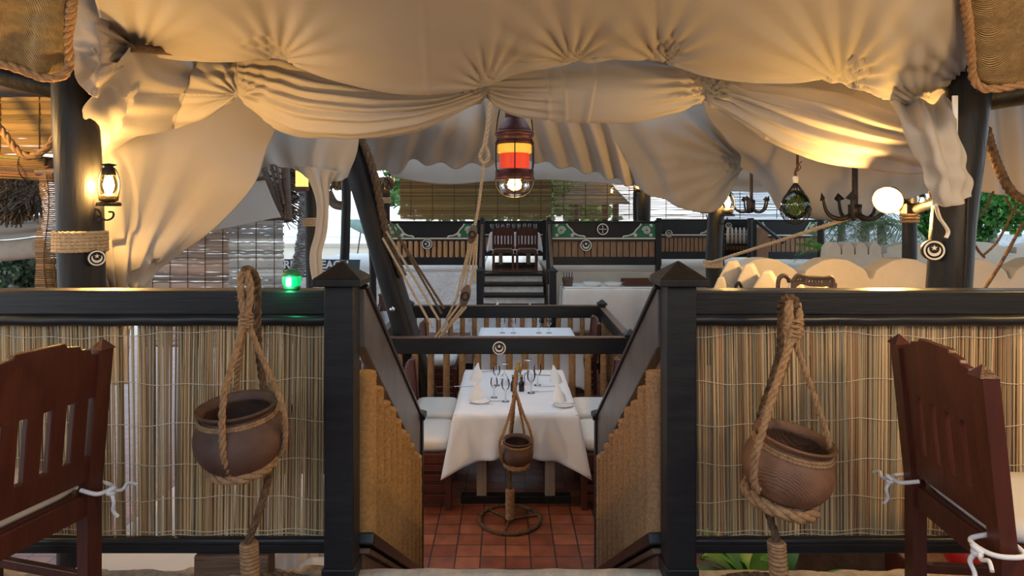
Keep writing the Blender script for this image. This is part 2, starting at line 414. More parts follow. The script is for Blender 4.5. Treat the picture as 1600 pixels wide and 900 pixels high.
SIL = [(158, 60), (213, 80), (290, 92), (370, 97), (435, 91), (470, 105), (500, 119), (560, 136), (620, 147), (690, 147), (760, 134), (800, 118), (850, 107), (900, 96),
       (960, 94), (1030, 95), (1060, 106), (1100, 118), (1150, 125), (1200, 128), (1280, 124), (1320, 130), (1360, 148), (1400, 160), (1440, 163), (1480, 155), (1512, 135), (1526, 95)]
def sil(dx=0, dy=0, sy=1, d=3): return [(x+dx*(x-800)/800, y*sy+dy, d) for x, y in SIL]
rowsA = [[(60-0, -230, 1.7), (400, -230, 1.7), (800, -230, 1.7), (1200, -230, 1.7), (1520, -230, 1.7)],
         [(120, -70, 2.3), (400, -70, 2.25), (800, -75, 2.2), (1200, -70, 2.25), (1508, -70, 2.35)],
         sil(8, -18, .55, 2.85), sil(2, -8, .9, 3.25), sil(0, 0, 1, 3.45), sil(0, -14, .95, 3.65), sil(-2, -50, .8, 3.9)]
def foldA(x, y, u, v):
    k = min(1, max(0, (v-.02)*6)); f = 0
    for cx, cy, a, n, r, ph in ((435, 94, .030, 15, 60, 0), (213, 82, .03, 13, 90, 1), (760, 136, .024, 16, 70, 2), (895, 98, .030, 15, 70, .5), (1030, 97, .034, 13, 70, 1.5),
                                (1315, 130, .038, 17, 105, .7), (1510, 130, .022, 14, 90, 1.1), (1440, 165, .02, 18, 120, 0)):
        f += radial(x, y, cx, cy, a, n, r, ph)
    b = math.exp(-((x-900)/95)**2)*math.sin(x*.085+nz(x, y, .006)*1.5)*.012
    b += math.exp(-((x-1420)/85)**2)*math.sin(x*.11+y*.01+nz(x, y, .008, 3)*2)*.014
    b += math.exp(-((x-300)/120)**2)*math.sin((x*.6+y*.8)*.045+nz(x, y, .006, 5)*2)*.014
    f += b+nz(x, y, .004, 7)*.03
    for sx in (664, 1035): f += .010*math.exp(-((x-sx-(y-60)*.06)/4.5)**2)
    return f*k*.48
cloth('canopy_cloth', 'widest canvas sheet billowing over the whole top of the view', rowsA, foldA, nu=330, nv=110, joist=False)
# small dusty piece at the left end
rowsL = [[(90, -80, 2.6), (130, -80, 2.6), (172, -80, 2.6)], [(104, -10, 2.9), (140, -12, 2.85), (172, -10, 2.9)], [(106, 50, 3.1), (150, 45, 3.0), (195, 52, 3.2)],
         [(108, 62, 3.15), (160, 96, 3.0), (214, 76, 3.4)], [(112, 90, 3.05), (160, 118, 2.98), (200, 98, 3.2)], [(118, 118, 3.02), (140, 148, 2.98), (158, 146, 3.1)]]
cloth('canopy_cloth', 'small dirty canvas scrap bunched beside the woven mat, high at one end', rowsL,
      lambda x, y, u, v: radial(x, y, 212, 78, .03, 13, 60)+.012*math.sin(x*.12+nz(x, y, .02)*3)+nz(x, y, .02, 4)*.02, DUSTY, 60, 60, joist=False)
def swag(top, hem, d, bulge, n=4, ends=None):
    dl, dr = d if isinstance(d, tuple) else (d, d)
    a = resample(top, 60); b = resample(hem, 60); rows = []
    for k in range(n+1):
        t = k/n; rows.append([(lerp(p.x, q.x, t), lerp(p.y, q.y, t), lerp(dl, dr, min(1, 1.6*i/59))-bulge*math.sin(PI*(.12+.76*t))*(.35+.65*math.sin(PI*i/59))) for i, (p, q) in enumerate(zip(a, b))])
    # hem turned back under
    rows.append([(q.x, q.y-5, lerp(dl, dr, min(1, 1.6*i/59))+.05) for i, q in enumerate(b)])
    return rows
def fold_swag(g0, g1, amp, n, tilt=0, ph=0, rad=.02):
    def f(x, y, u, v):
        env = math.sin(PI*min(1, max(0, u)))**.6; w = v*n*(1-.25*v)+tilt*u+ph+.35*nz(x, y, .012, ph)
        s = math.sin(2*PI*w); s = s*abs(s)**.2
        r = 0
        for cx, cy in (g0, g1):
            if cx is not None: r += radial(x, y, cx, cy, rad, 15, 55, ph)
        return (amp*s*(.35+.65*env)*min(1, (1-v)*9)+r)*min(1, u*25+.15)*min(1, (1-u)*25+.15)+nz(x, y, .008, 2)*.015
    return f
S1 = swag([(205, 76), (250, 80), (300, 84), (340, 88), (372, 90)], [(128, 172), (140, 206), (158, 237), (200, 219), (260, 201), (320, 182), (372, 150)], (3.12, 4.0), .20)
cloth('canopy_cloth', 'grey-white canvas swag with sloping folds above the lantern on the post', S1, fold_swag((None, 0), (372, 148), .012, 6, -2.2, .2, .022), nu=150, nv=90)
S2 = swag([(370, 88), (435, 82), (500, 105), (600, 130), (690, 138), (764, 126)], [(372, 150), (420, 190), (480, 209), (560, 216), (640, 205), (700, 182), (763, 149)], 4.0, .26)
cloth('canopy_cloth', 'long curved canvas swag with parallel folds ending at the hanging rope', S2, fold_swag((372, 148), (762, 145), .019, 10, .8, .1, .02), nu=190, nv=90)
S3 = swag([(760, 122), (800, 106), (900, 88), (1000, 86), (1104, 112)], [(761, 152), (800, 174), (860, 186), (940, 191), (1000, 188), (1060, 173), (1103, 155)], 4.0, .25)
def f3(x, y, u, v):
    e = math.exp(-((x-790)/60)**2); e2 = math.exp(-((x-1070)/50)**2)
    f = (.018*e*math.sin(2*PI*(v*8))+.013*e2*math.sin(2*PI*(v*7+.3)))*min(1, (1-v)*8)*min(1, u*20)*min(1, (1-u)*20)
    for sx in (856, 882, 930): f += .010*math.exp(-((x-sx+(y-120)*(.18 if sx == 930 else -.03))/2.6)**2)
    return f+radial(x, y, 1102, 150, .02, 15, 40)+nz(x, y, .008)*.012
cloth('canopy_cloth', 'smooth seamed canvas swag directly over the red ship lantern', S3, f3, nu=190, nv=60)
S4 = swag([(1102, 110), (1200, 118), (1320, 122), (1420, 148), (1480, 146), (1500, 150)], [(1103, 156), (1180, 206), (1250, 236), (1320, 253), (1425, 267), (1480, 262), (1512, 250)], 4.0, .28)
cloth('canopy_cloth', 'lamp-lit golden canvas swag sloping down behind the floodlight', S4, fold_swag((1102, 150), (None, 0), .021, 9.5, -1.6, .3, .03), nu=190, nv=90)
E = [[(1385, 152, 3.5), (1440, 160, 3.35), (1492, 146, 3.3)], [(1410, 195, 3.1), (1450, 195, 2.98), (1499, 195, 3.0)], [(1436, 245, 3.05), (1470, 245, 2.94), (1512, 240, 2.98)],
     [(1450, 285, 3.03), (1485, 285, 2.93), (1516, 275, 2.98)], [(1457, 321, 3.02), (1490, 322, 2.95), (1518, 307, 2.98)]]
cloth('canopy_cloth', 'hanging canvas corner wrapped over the thick post with the star disc', E,
      lambda x, y, u, v: .022*math.sin(2*PI*(u*2.6+v*.5))*(1-.5*v)+.012*math.sin(2*PI*(v*3-u*1.2))*math.exp(-((v-.75)/.3)**2), nu=80, nv=80, joist=False)
# tied-back curtain at the left post
C = [[(148, 110, 3.9), (280, 110, 4.15), (440, 100, 4.6)], [(148, 175, 3.7), (280, 175, 4.15), (440, 175, 4.6)], [(148, 235, 3.38), (280, 235, 4.1), (417, 232, 4.6)], [(149, 290, 3.36), (270, 290, 4.1), (396, 290, 4.5)], [(150, 350, 3.38), (250, 350, 4.05), (341, 350, 4.4)],
     [(151, 400, 3.5), (215, 400, 3.8), (276, 400, 4.25)], [(153, 440, 3.6), (190, 440, 3.8), (233, 440, 4.15)], [(160, 500, 4.1), (185, 500, 4.05), (205, 500, 4.1)], [(165, 600, 4.1), (180, 600, 4.05), (200, 600, 4.1)]]
cloth('canopy_curtain', 'broad canvas curtain pulled to a point behind the black post at one side', C,
      lambda x, y, u, v: .02*math.sin(2*PI*(u*2.2+.2))*max(0, v-.2)+radial(x, y, 180, 480, .05, 26, 110)+.006*math.sin(u*40)*math.exp(-((u-.12)/.1)**2)+nz(x, y, .01)*.02, nu=110, nv=90, cat='curtain')
D = [[(280, 60, 5.2), (420, 60, 5.4), (560, 60, 5.6)], [(300, 150, 5.2), (420, 150, 5.4), (560, 150, 5.6)], [(330, 225, 5.1), (430, 215, 5.3), (560, 225, 5.5)],
     [(387, 292, 5.1), (395, 274, 5.1), (412, 261, 5.2), (429, 258, 5.2), (453, 263, 5.3), (470, 270, 5.3), (484, 281, 5.3), (500, 285, 5.3), (514, 285, 5.4), (527, 284, 5.4), (545, 278, 5.5)]]
cloth('canopy_cloth', 'canvas sheet arching over the thatch rafters by the palm trunk', D,
      lambda x, y, u, v: .02*math.sin(2*PI*(u*5+v*.8))*(v**1.2)+nz(x, y, .015)*.02, nu=110, nv=50)
T = [[(462, 258, 5.3), (492, 262, 5.22), (530, 268, 5.3)], [(484, 281, 5.3), (500, 284, 5.2), (516, 290, 5.3)], [(497, 320, 5.3), (505, 320, 5.2), (514, 320, 5.3)], [(495, 362, 5.3), (503, 362, 5.2), (511, 362, 5.3)], [(487, 394, 5.3), (495, 394, 5.2), (503, 394, 5.3)],
     [(487, 418, 5.3), (495, 418, 5.2), (504, 418, 5.3)], [(492, 445, 5.3), (497, 445, 5.22), (503, 445, 5.3)], [(494, 500, 5.3), (498, 500, 5.22), (504, 500, 5.3)]]
cloth('canopy_curtain', 'narrow twisted canvas curtain hanging beside the palm trunk and dark pole', T, lambda x, y, u, v: .02*math.sin(2*PI*u*3), nu=36, nv=80, cat='curtain', joist=False)
D2 = [[(318, 292, 7), (370, 285, 7), (412, 278, 7)], [(318, 330, 6.9), (380, 318, 6.9), (430, 320, 6.9)], [(318, 364, 6.8), (380, 351, 6.8), (440, 340, 6.8)]]
cloth('canopy_awning', 'flat grey awning sheet under the thatch rafters, seen past the curtain edge', D2, lambda x, y, u, v: nz(x, y, .02)*.02, nu=30, nv=20, cat='awning', joist=False)
F1 = [[(480, 50, 7.2), (650, 50, 7.2), (840, 50, 7.2)], [(500, 120, 7.2), (650, 120, 7.2), (820, 120, 7.2)], [(520, 200, 7.4), (650, 200, 7.3), (800, 200, 7.4)],
      [(530, 262, 8), (570, 263, 8), (600, 270, 8), (615, 271, 8), (637, 260, 8), (652, 252, 8), (687, 255, 8), (725, 260, 8), (750, 259, 8), (785, 257, 8)]]
cloth('canopy_cloth', 'folded canvas sheet behind the leaning mast and pulley rope', F1,
      lambda x, y, u, v: .045*math.sin(2*PI*(u*6+v*1.2-.4*u*v))*(.3+.7*v)+.03*math.sin(2*PI*(v*2.5-u*2))*math.exp(-((x-690)/60)**2)*v+nz(x, y, .01)*.04, nu=150, nv=60)
F2 = [[(560, 140, 10.5), (800, 140, 10.5), (1060, 140, 10.5)], [(600, 215, 10.5), (800, 215, 10.5), (1010, 215, 10.5)], [(605, 258, 10.6), (800, 262, 10.6), (1010, 262, 10.6)], [(612, 274, 10.7), (650, 283, 10.7), (700, 288, 10.7), (775, 283, 10.7), (835, 280, 10.7), (900, 285, 10.7), (975, 288, 10.7), (1010, 290, 10.7)]]
cloth('canopy_cloth', 'most distant pale canvas band, low above the reed blinds', F2, lambda x, y, u, v: nz(x, y, .012)*.08, nu=80, nv=24)
G = [[(750, 60, 6.9), (860, 60, 6.9), (980, 60, 6.9)], [(755, 140, 7.0), (860, 140, 7.0), (960, 140, 7.0)], [(762, 200, 7.3), (870, 205, 7.2), (985, 205, 7.3)], [(772, 252, 7.8), (830, 253, 7.8), (880, 262, 7.8), (935, 273, 7.8), (975, 286, 7.8), (1002, 296, 7.8)]]
cloth('canopy_cloth', 'darker pleated canvas sheet behind the red ship lantern', G,
      lambda x, y, u, v: .05*math.sin(2*PI*(u*8+.25*math.sin(6*u)-.8*v*u))*(.35+.65*u)+nz(x, y, .01)*.03, nu=190, nv=50)
H = [[(915, 60, 6.2), (1040, 60, 6.2), (1210, 60, 6.2)], [(935, 150, 6.2), (1040, 150, 6.2), (1180, 150, 6.2)], [(955, 205, 6.3), (1050, 200, 6.15), (1180, 205, 6.3)], [(985, 262, 6.5), (1060, 255, 6.25), (1172, 225, 6.5)],
     [(992, 288, 6.6), (1020, 306, 6.55), (1050, 320, 6.5), (1080, 330, 6.5), (1110, 333, 6.5), (1130, 318, 6.5), (1145, 292, 6.55), (1158, 266, 6.6), (1166, 246, 6.6)]]
cloth('canopy_cloth', 'smooth canvas sheet drooping to a rounded point above the two-lantern post', H,
      lambda x, y, u, v: .03*math.sin(2*PI*(u*4-v*1.2))*math.exp(-((u-.15)/.25)**2)+radial(x, y, 1160, 255, .05, 20, 60)+nz(x, y, .01)*.03, nu=120, nv=60)
I = [[(1080, 50, 5.4), (1300, 50, 5.4), (1530, 50, 5.4)], [(1090, 130, 5.4), (1300, 130, 5.4), (1500, 130, 5.4)], [(1110, 190, 5.5), (1300, 200, 5.4), (1500, 200, 5.4)], [(1150, 232, 5.7), (1300, 270, 5.5), (1495, 250, 5.5)],
     [(1158, 258, 5.9), (1180, 275, 5.9), (1200, 302, 5.8), (1218, 330, 5.8), (1250, 340, 5.8), (1290, 345, 5.8), (1330, 341, 5.8), (1370, 326, 5.8), (1410, 312, 5.8), (1455, 304, 5.8), (1500, 302, 5.8)]]
cloth('canopy_cloth', 'low golden canvas sheet behind the netted glass float and hanging grapnel', I,
      lambda x, y, u, v: .04*math.sin(2*PI*(v*3.2-u*1.5))*math.exp(-((u-.35)/.4)**2)+.02*math.sin(2*PI*(u*9+v))*max(0, u-.5)+nz(x, y, .01)*.04, nu=150, nv=70)
F3 = [[(1100, 235, 9.6), (1160, 235, 9.6), (1260, 235, 9.6)], [(1100, 262, 9.7), (1160, 268, 9.7), (1260, 270, 9.7)], [(1100, 294, 9.8), (1160, 300, 9.8), (1200, 300, 9.8), (1260, 296, 9.8)]]
cloth('canopy_cloth', 'small far canvas strip seen through the gap by the smaller grapnel', F3, lambda x, y, u, v: .03*math.sin(2*PI*v*2)+nz(x, y, .01)*.05, nu=50, nv=24)
J = [[(1505, 40, 4.6), (1570, 40, 4.6), (1700, 40, 4.4)], [(1515, 120, 4.6), (1570, 120, 4.6), (1700, 120, 4.4)], [(1520, 210, 4.6), (1580, 205, 4.55), (1700, 200, 4.4)], [(1522, 301, 4.7), (1560, 303, 4.7), (1600, 310, 4.65), (1640, 314, 4.6), (1700, 316, 4.5)]]
cloth('canopy_cloth', 'canvas sheet with upright pleats beyond the post with the star disc', J,
      lambda x, y, u, v: .04*math.sin(2*PI*(u*4.2-.6*v))*(1-.3*v)+nz(x, y, .01)*.02, nu=70, nv=50)
K = [[(-60, 336, 5.2), (0, 338, 5.2), (66, 336, 5.2)], [(-60, 350, 5.1), (0, 352, 5.1), (66, 348, 5.1)], [(-60, 372, 5.15), (0, 374, 5.15), (66, 366, 5.15)]]
cloth('canopy_cloth', 'short pale canvas strip below the shaggy thatch eave', K, lambda x, y, u, v: .015*math.sin(2*PI*v*2)+nz(x, y, .02)*.02, nu=30, nv=20, joist=False)
m = MB(); m.tube(catmull([P(-80, 388, 5.15), P(0, 392, 5.15), P(62, 386, 5.15)], 16), .085, 14)
tag(m.build('rolled_canvas', DUSTY), 'tan canvas rolled into a long bundle under the short pale strip', 'rolled canvas')
for a, b in ((V((-2.5, 14.6, 3.17)), V((4.6, 14.6, 3.17))), (V((3.4, 16, 3.32)), V((8.2, 16, 3.32))), (P(220, 353, 7.3), P(446, 340, 7.2)), (P(315, 292, 7), P(415, 278, 7)), (V((2.3, 15.2, 3.15)), V((2.8, 15.2, 3.15))), (P(760, 95, 4.45), P(850, 95, 4.45)), (P(1220, 165, 4.95), P(1380, 165, 4.95)), (P(1150, 205, 7.6), P(1200, 205, 7.6)), (P(725, 130, 6.6), P(790, 130, 6.6))): JOISTS.append((a, b))
for a, b in JOISTS: struct(MB().tube([a, b], .022, 8).build('ceiling_joist', TIMBER))
# ------------------------------------------------------------------ shared small builders
def emblem(parent, c, r, kind='star', part='emblem_disc', facing=None):
    """dark round plaque with pale inlay facing -y (or along facing)"""
    q = V((0, -1, 0)) if facing is None else V(facing).normalized()
    Mt = q.to_track_quat('Z', 'Y').to_matrix()
    d = MB().lathe([(1e-5, -.022), (r, -.022), (r, .004), (r*.93, .012), (1e-5, .012)], c, 32, Mt, cap=False).build(part, POST, parent)
    up = V((0, 0, 1)); sx = V((1, 0, 0)) if facing is None else up.cross(q).normalized(); sz = q.cross(sx).normalized()
    if sz.z < 0: sz = -sz
    def f(a, b, t): return V(c)+sx*a+sz*b+q*(.012+t)
    def ring(m, r0, r1):
        n = 40
        vs = [f(rr*math.cos(2*PI*i/n), rr*math.sin(2*PI*i/n), .003) for rr in (r0, r1) for i in range(n)]
        m.add(vs, [(i, (i+1) % n, n+(i+1) % n, n+i) for i in range(n)])
    m = MB(); ring(m, r*.76, r*.93); m.build('rim_inlay', CREAM, d)
    if kind in ('star', 'moon', 'moonc'):
        rot = {'star': 0, 'moon': 0, 'moonc': PI/2}[kind]; pts = []
        for i in range(25): a = PI*.86+(PI*1.28)*i/24; pts.append((r*.58*math.cos(a), r*.58*math.sin(a)))
        for i in range(25): a = PI*2.10-(PI*1.20)*i/24; pts.append((r*.45*math.cos(a), r*.17+r*.46*math.sin(a)))
        ca, sa = math.cos(rot), math.sin(rot); pts = [(x*ca-y*sa, x*sa+y*ca) for x, y in pts]
        vs = [f(a, b, .003) for a, b in pts]; n = 25
        MB().add(vs, [(i, i+1, 2*n-2-i, 2*n-1-i) for i in range(n-1)]).build('crescent_inlay', CREAM, d)
        st = [(x*ca-(y+r*.24)*sa, x*sa+(y+r*.24)*ca) for x, y in star_poly(r*.30)]
        vs = [f(0 if rot == 0 else -r*.24, r*.24 if rot == 0 else 0, .004)]+[f(a, b, .004) for a, b in st]
        MB().add(vs, [(0, 1+i, 1+(i+1) % 10) for i in range(10)]).build('star_inlay', CREAM, d)
    else:
        m = MB()
        for a in range(4):
            ca, sa = math.cos(a*PI/2), math.sin(a*PI/2)
            pts = [(x*ca-y*sa, x*sa+y*ca) for x, y in ((r*.06, -r*.05), (r*.5, -r*.05), (r*.5, -r*.13), (r*.62, 0), (r*.5, r*.13), (r*.5, r*.05), (r*.06, r*.05))]
            m.add([f(x, y, .003) for x, y in pts], [tuple(range(7))])
        m.build('cross_inlay', CREAM, d)
    return d

def hurricane(loc, label, energy, s=1.0, group=None, bracket=None, bright=True):
    """hurricane lantern: base plate, tank, globe, flame, hood, wire guards; about .36 m tall at s=1"""
    x, y, z = loc; t = thing('hurricane_lantern', label, 'lantern', loc, group); c = V(loc)
    def L(pr): return [(r*s, h*s) for r, h in pr]
    MB().lathe(L([(1e-5, 0), (.085, 0), (.09, .008), (.085, .028), (.05, .034), (1e-5, .034)]), c, 20, cap=False).build('base_plate', IRON, t)
    MB().lathe(L([(.04, .034), (.068, .045), (.07, .075), (.045, .09), (.03, .10), (1e-5, .10)]), c, 20, cap=False).build('fuel_tank', BRASS, t)
    MB().lathe(L([(.034, .10), (.055, .13), (.06, .17), (.052, .21), (.040, .245)]), c, 20, cap=False).build('globe', LAMPGL, t)
    MB().lathe(L([(1e-5, .10), (.010, .115), (.015, .14), (.013, .17), (.006, .20), (1e-5, .21)]), c, 14, cap=False).build('flame', FLAME, t)
    MB().lathe(L([(.047, .245), (.050, .26), (.038, .30), (.030, .315), (.052, .325), (.052, .332), (1e-5, .34)]), c, 20, cap=False).build('hood', IRON, t)
    m = MB()
    for a in (0, PI): m.tube(catmull([c+V((math.cos(a)*r*s, 0, h*s)) for r, h in ((.066, .06), (.082, .12), (.084, .20), (.06, .28), (.03, .31))], 14), .005*s, 6)
    m.build('side_tube', IRON, t)
    if bracket: MB().tube(catmull([V(p) for p in bracket], 26), .008*s, 6).build('bracket', IRON, t)
    lamp('lantern_light', c+V((0, 0, .17*s)), energy, WARM, .045*s, parent=t)
    return t

# ------------------------------------------------------------------ upper railing with reed screens
ZT, ZB = 2.071, 1.145
def reed_screen(parent, x0, x1, holes):
    m = MB(); n = int((x1-x0)/.0056); tones = [(.30, .215, .115), (.36, .27, .15), (.24, .165, .085), (.42, .32, .19), (.17, .11, .06), (.29, .235, .14), (.20, .175, .12), (.25, .14, .07)]
    for layer in range(2):
        for i in range(n):
            x = x0+(x1-x0)*(i+R.uniform(-.3, .3))/n
            hx = [h for h in holes if h[0] < x < h[1]]
            if layer and hx and R.random() < .6: continue
            if layer == 0 and R.random() < (.26 if hx else .02): continue
            t = R.choice(tones); k = R.uniform(.75, 1.35); m.col = (t[0]*k, t[1]*k, t[2]*k); r = R.uniform(.0021, .0042)
            y = 2.283+layer*.011+R.uniform(-.002, .002); lean = .014*math.sin(x*5)+R.uniform(-.006, .006)
            xb = x-lean*.5
            xt = x+lean*.5+R.uniform(-.002, .002)
            m.tube([(xt, y, 1.985), (lerp(xt, xb, .5)+R.uniform(-.003, .003), y+R.uniform(-.002, .002), 1.6), (xb, y, 1.175+R.uniform(0, .008))], r, 5, caps=False)
    o = m.build('reed_screen', REED, parent)
    tw = [523, 596, 660, 722, 780, 829, 836]
    for py in tw:
        pts = []
        for i in range(60):
            x = lerp(x0, x1, i/59); pts.append((x, 2.2775, Z(py, 2.277)+.012*math.sin(x*6+py)*(1 if py < 820 else .3)+.004*math.sin(x*31+py)))
        MB().tube(pts, .0016, 5).build('binding_twine', TWINE, o)
def railing(x0, x1, label, holes, blocks):
    t = thing('railing', label, 'railing', ((x0+x1)/2, 2.28, UP), 'black railings with reed screens on the upper floor')
    m = MB(); m.box(x0, x1, 2.242, 2.335, ZT-.085, ZT); m.build('top_rail', BLACKH, t, bevel=.006)
    m = MB(); m.tube([(lerp(x0, x1, i/30), 2.255, 1.967+.0015*math.sin(i*1.7)) for i in range(31)], .022, 12); m.build('rail_moulding', BLACKH, t)
    MB().tube([(lerp(x0, x1, i/10), 2.262, 1.185) for i in range(11)], .016, 10).build('lower_moulding', BLACKH, t)
    MB().box(x0, x1, 2.25, 2.31, ZB, ZB+.034).build('bottom_rail', BLACKH, t, bevel=.005)
    reed_screen(t, x0, x1, holes)
    for bx0, bx1 in blocks: MB().box(bx0, bx1, 2.235, 2.31, UP-.01, ZB).build('foot_block', TIMBER, t, bevel=.006)
    return t
railing(-2.5, -.625, 'black railing with reed screen on the side of the green lamp', [(-1.42, -1.30), (-1.26, -1.13), (-1.5, -1.46)], [(-1.09, -.83)])
railing(.66, 2.5, 'black railing with reed screen behind the pot that tilts', [(.72, .78), (1.05, 1.1)], [(2.1, 2.3)])
def newel(cx, label):
    t = thing('newel_post', label, 'post', (cx, 2.252, UP), 'square black newel posts at the head of the steps')
    MB().box(cx-.051, cx+.051, 2.2, 2.302, UP, 2.092).build('shaft', BLACK, t, bevel=.006)
    MB().box(cx-.058, cx+.058, 2.193, 2.309, UP, UP+.055).build('plinth', BLACK, t, bevel=.006)
    m = MB(); m.pyramid(cx, 2.252, 0, .083, 2.092, 2.118, 2.178); m.build('pyramid_cap', POST, t, bevel=.004)
newel(-.575, 'tall black newel post with pyramid cap beside the green lamp')
newel(.607, 'tall black newel post with pyramid cap under the white battlements')

def stair_rail(sx, coir, label):
    x = -.525 if sx < 0 else .565; slope = -.626
    t = thing('stair_railing', label, 'stair railing', (x, 3.0, 0), 'sloping railings down the steps')
    y0, y1 = 2.303, 3.82
    def zu(y): return 2.075+slope*(y-2.3)
    def zl(y): return 1.165-.655*(y-2.3)
    m = MB()
    rows = [(y0, zu(y0)), (y1, zu(y1)), (y1, zu(y1)-.275), (y0, zu(y0)-.215)]
    m.prism(rows, lambda a, b, c: V((c, a, b)), x-.02, x+.02); m.build('handrail_board', WORN, t, bevel=.006)
    MB().bar((x, y0, zu(y0)+.008), (x, y1, zu(y1)+.008), .062, .02).build('handrail_cap', BLACKH, t, bevel=.005)
    m = MB(); m.bar((x, y0, zl(y0)+.01), (x, y1, zl(y1)+.01), .10, .04); m.build('lower_rail', BLACKH, t, bevel=.005)
    MB().bar((x, y0, zl(y0)-.035), (x, y1, zl(y1)-.035), .07, .02).build('lower_moulding', TIMBER, t, bevel=.004)
    m = MB(); m.prism([(y0, zl(y0)-.05), (y1, zl(y1)-.05), (y1, .0), (y1-.4, .0), (y0, UP-.3)], lambda a, b, c: V((c, a, b)), x-.015, x+.015); m.build('stringer', TIMBER, t)
    n = 10
    for k in range(n):
        y = 2.375+k*.143; top = zu(y)-.275-.01*(k % 3); bot = zl(y)+.015; m = MB(); pr = [(1e-5, bot)]; z = bot; i = 0
        while z < top:
            pr.append((.047 if i % 2 else .042, z)); z += .0075; i += 1
        pr += [(.045, top), (.02, top+.006), (1e-5, top+.006)]
        m.lathe(pr, (x, y, 0), 14, cap=False, jit=.035); 
        for q in range(260):
            a = R.uniform(0, 2*PI); zz = R.uniform(bot, top); p = V((x+.046*math.cos(a), y+.046*math.sin(a), zz)); e = p+V((math.cos(a)*R.uniform(.003, .012), math.sin(a)*R.uniform(.003, .012), R.uniform(-.012, .012)))
            m.add([p-V((0, 0, .0007)), p+V((0, 0, .0007)), e], [(0, 1, 2)])
        m.build('coir_wound_pole', coir, t)
    # back panel behind the poles and the lower newel
    MB().box(x-.032, x+.032, 3.80, 3.864, 0, 1.115).build('lower_newel', BLACK, t, bevel=.005)
    m = MB(); m.pyramid(x, 3.832, 0, .048, 1.112, 1.14, 1.17); m.build('newel_cap', POST, t, bevel=.003)
    return t
stair_rail(-1, GOLDC, 'sloping stair railing with deep golden coir poles under the leaning mast')
stair_rail(1, COIR, 'sloping stair railing with pale tan coir poles by the buffet cloth side')

# ------------------------------------------------------------------ pots on rope stands
POTP = [(1e-5, 0), (.06, .002), (.10, .022), (.128, .062), (.135, .10), (.130, .135), (.112, .168), (.104, .178), (.112, .188), (.121, .196), (.121, .202), (.110, .200),
        (.098, .180), (.108, .160), (.122, .12), (.122, .09), (.10, .035), (.05, .018), (1e-5, .016)]
def pot(c, s, tilt, mat, label, yaw=0):
    Mt = Matrix.Rotation(tilt[0], 3, 'Y') @ Matrix.Rotation(tilt[1], 3, 'X')
    m = MB(); pr = catmull([V((r, 0, z)) for r, z in POTP], 60); m.lathe([(max(1e-5, p.x)*s, p.z*s) for p in pr], c, 40, Mt, cap=False)
    o = m.build('clay_pot', mat); tag(o, label, 'pot', 'clay pots carried on rope stands'); return Mt
def ring_pts(c, r, Mt, zz, n=40, squash=1):
    return [V(c)+Mt @ V((r*math.cos(2*PI*i/n), r*math.sin(2*PI*i/n)*squash, zz)) for i in range(n)]
# ---- pot stand with the pot that sits level, beside the door-side newel
def stand(label, base, pole, thick, sling, rings, r=.011, rp=.013, floor_r=.23, pole_mat=None):
    t = thing('rope_pot_stand', label, 'pot stand', base, 'rope-wound pot stands')
    b = V(base)
    m = MB(); m.rope([b+V((floor_r*math.cos(2*PI*i/48), floor_r*math.sin(2*PI*i/48), .014)) for i in range(48)], .014, closed=True, fuzz=.2); o = m.build('base_ring', COIRD, t)
    for a in (.3, .3+2*PI/3, .3+4*PI/3):
        MB().tube([b+V((0, 0, .014)), b+V((floor_r*math.cos(a), floor_r*math.sin(a), .014))], .009, 8).build('base_spoke', COIRD, o)
    m = MB(); m.rope(catmull(pole, 90), rp, fuzz=.22); m.build('pole', pole_mat or COIRD, t)
    m = MB()
    for q in (thick[0], thick[1]): pass
    pts = catmull(thick, 40); L = sum((x-y).length for x, y in zip(pts, pts[1:])); n = int(L/.012)
    for k in range(n):
        f = k/n*(len(pts)-1); p = pts[int(f)].lerp(pts[min(int(f)+1, len(pts)-1)], f-int(f))
        m.tube([p+V((rp*1.75*math.cos(2*PI*i/14), rp*1.75*math.sin(2*PI*i/14), .003*i/14)) for i in range(14)], .0068, 6, closed=True)
    m.tube(pts, rp*1.6, 10); m.build('wound_collar', COIR, t)
    for path, rr in sling:
        m = MB(); m.rope(catmull(path, max(16, 10*len(path))), rr, fuzz=.25); m.build('sling_rope', COIR, t)
    for pts, rr, nm in rings:
        m = MB(); m.rope(pts, rr, closed=True, fuzz=.25); m.build(nm, COIR, t)
    return t
def knot(t, c, r):
    m = MB()
    for k in range(4):
        a = k*.8; m.rope([V(c)+V((r*math.cos(2*PI*i/20), r*.8*math.sin(2*PI*i/20), (k-1.5)*r*.55+.25*r*math.sin(2*PI*i/20+a))) for i in range(20)], r*.42, closed=True, fuzz=.25, strands=2)
    m.build('knot', COIR, t)
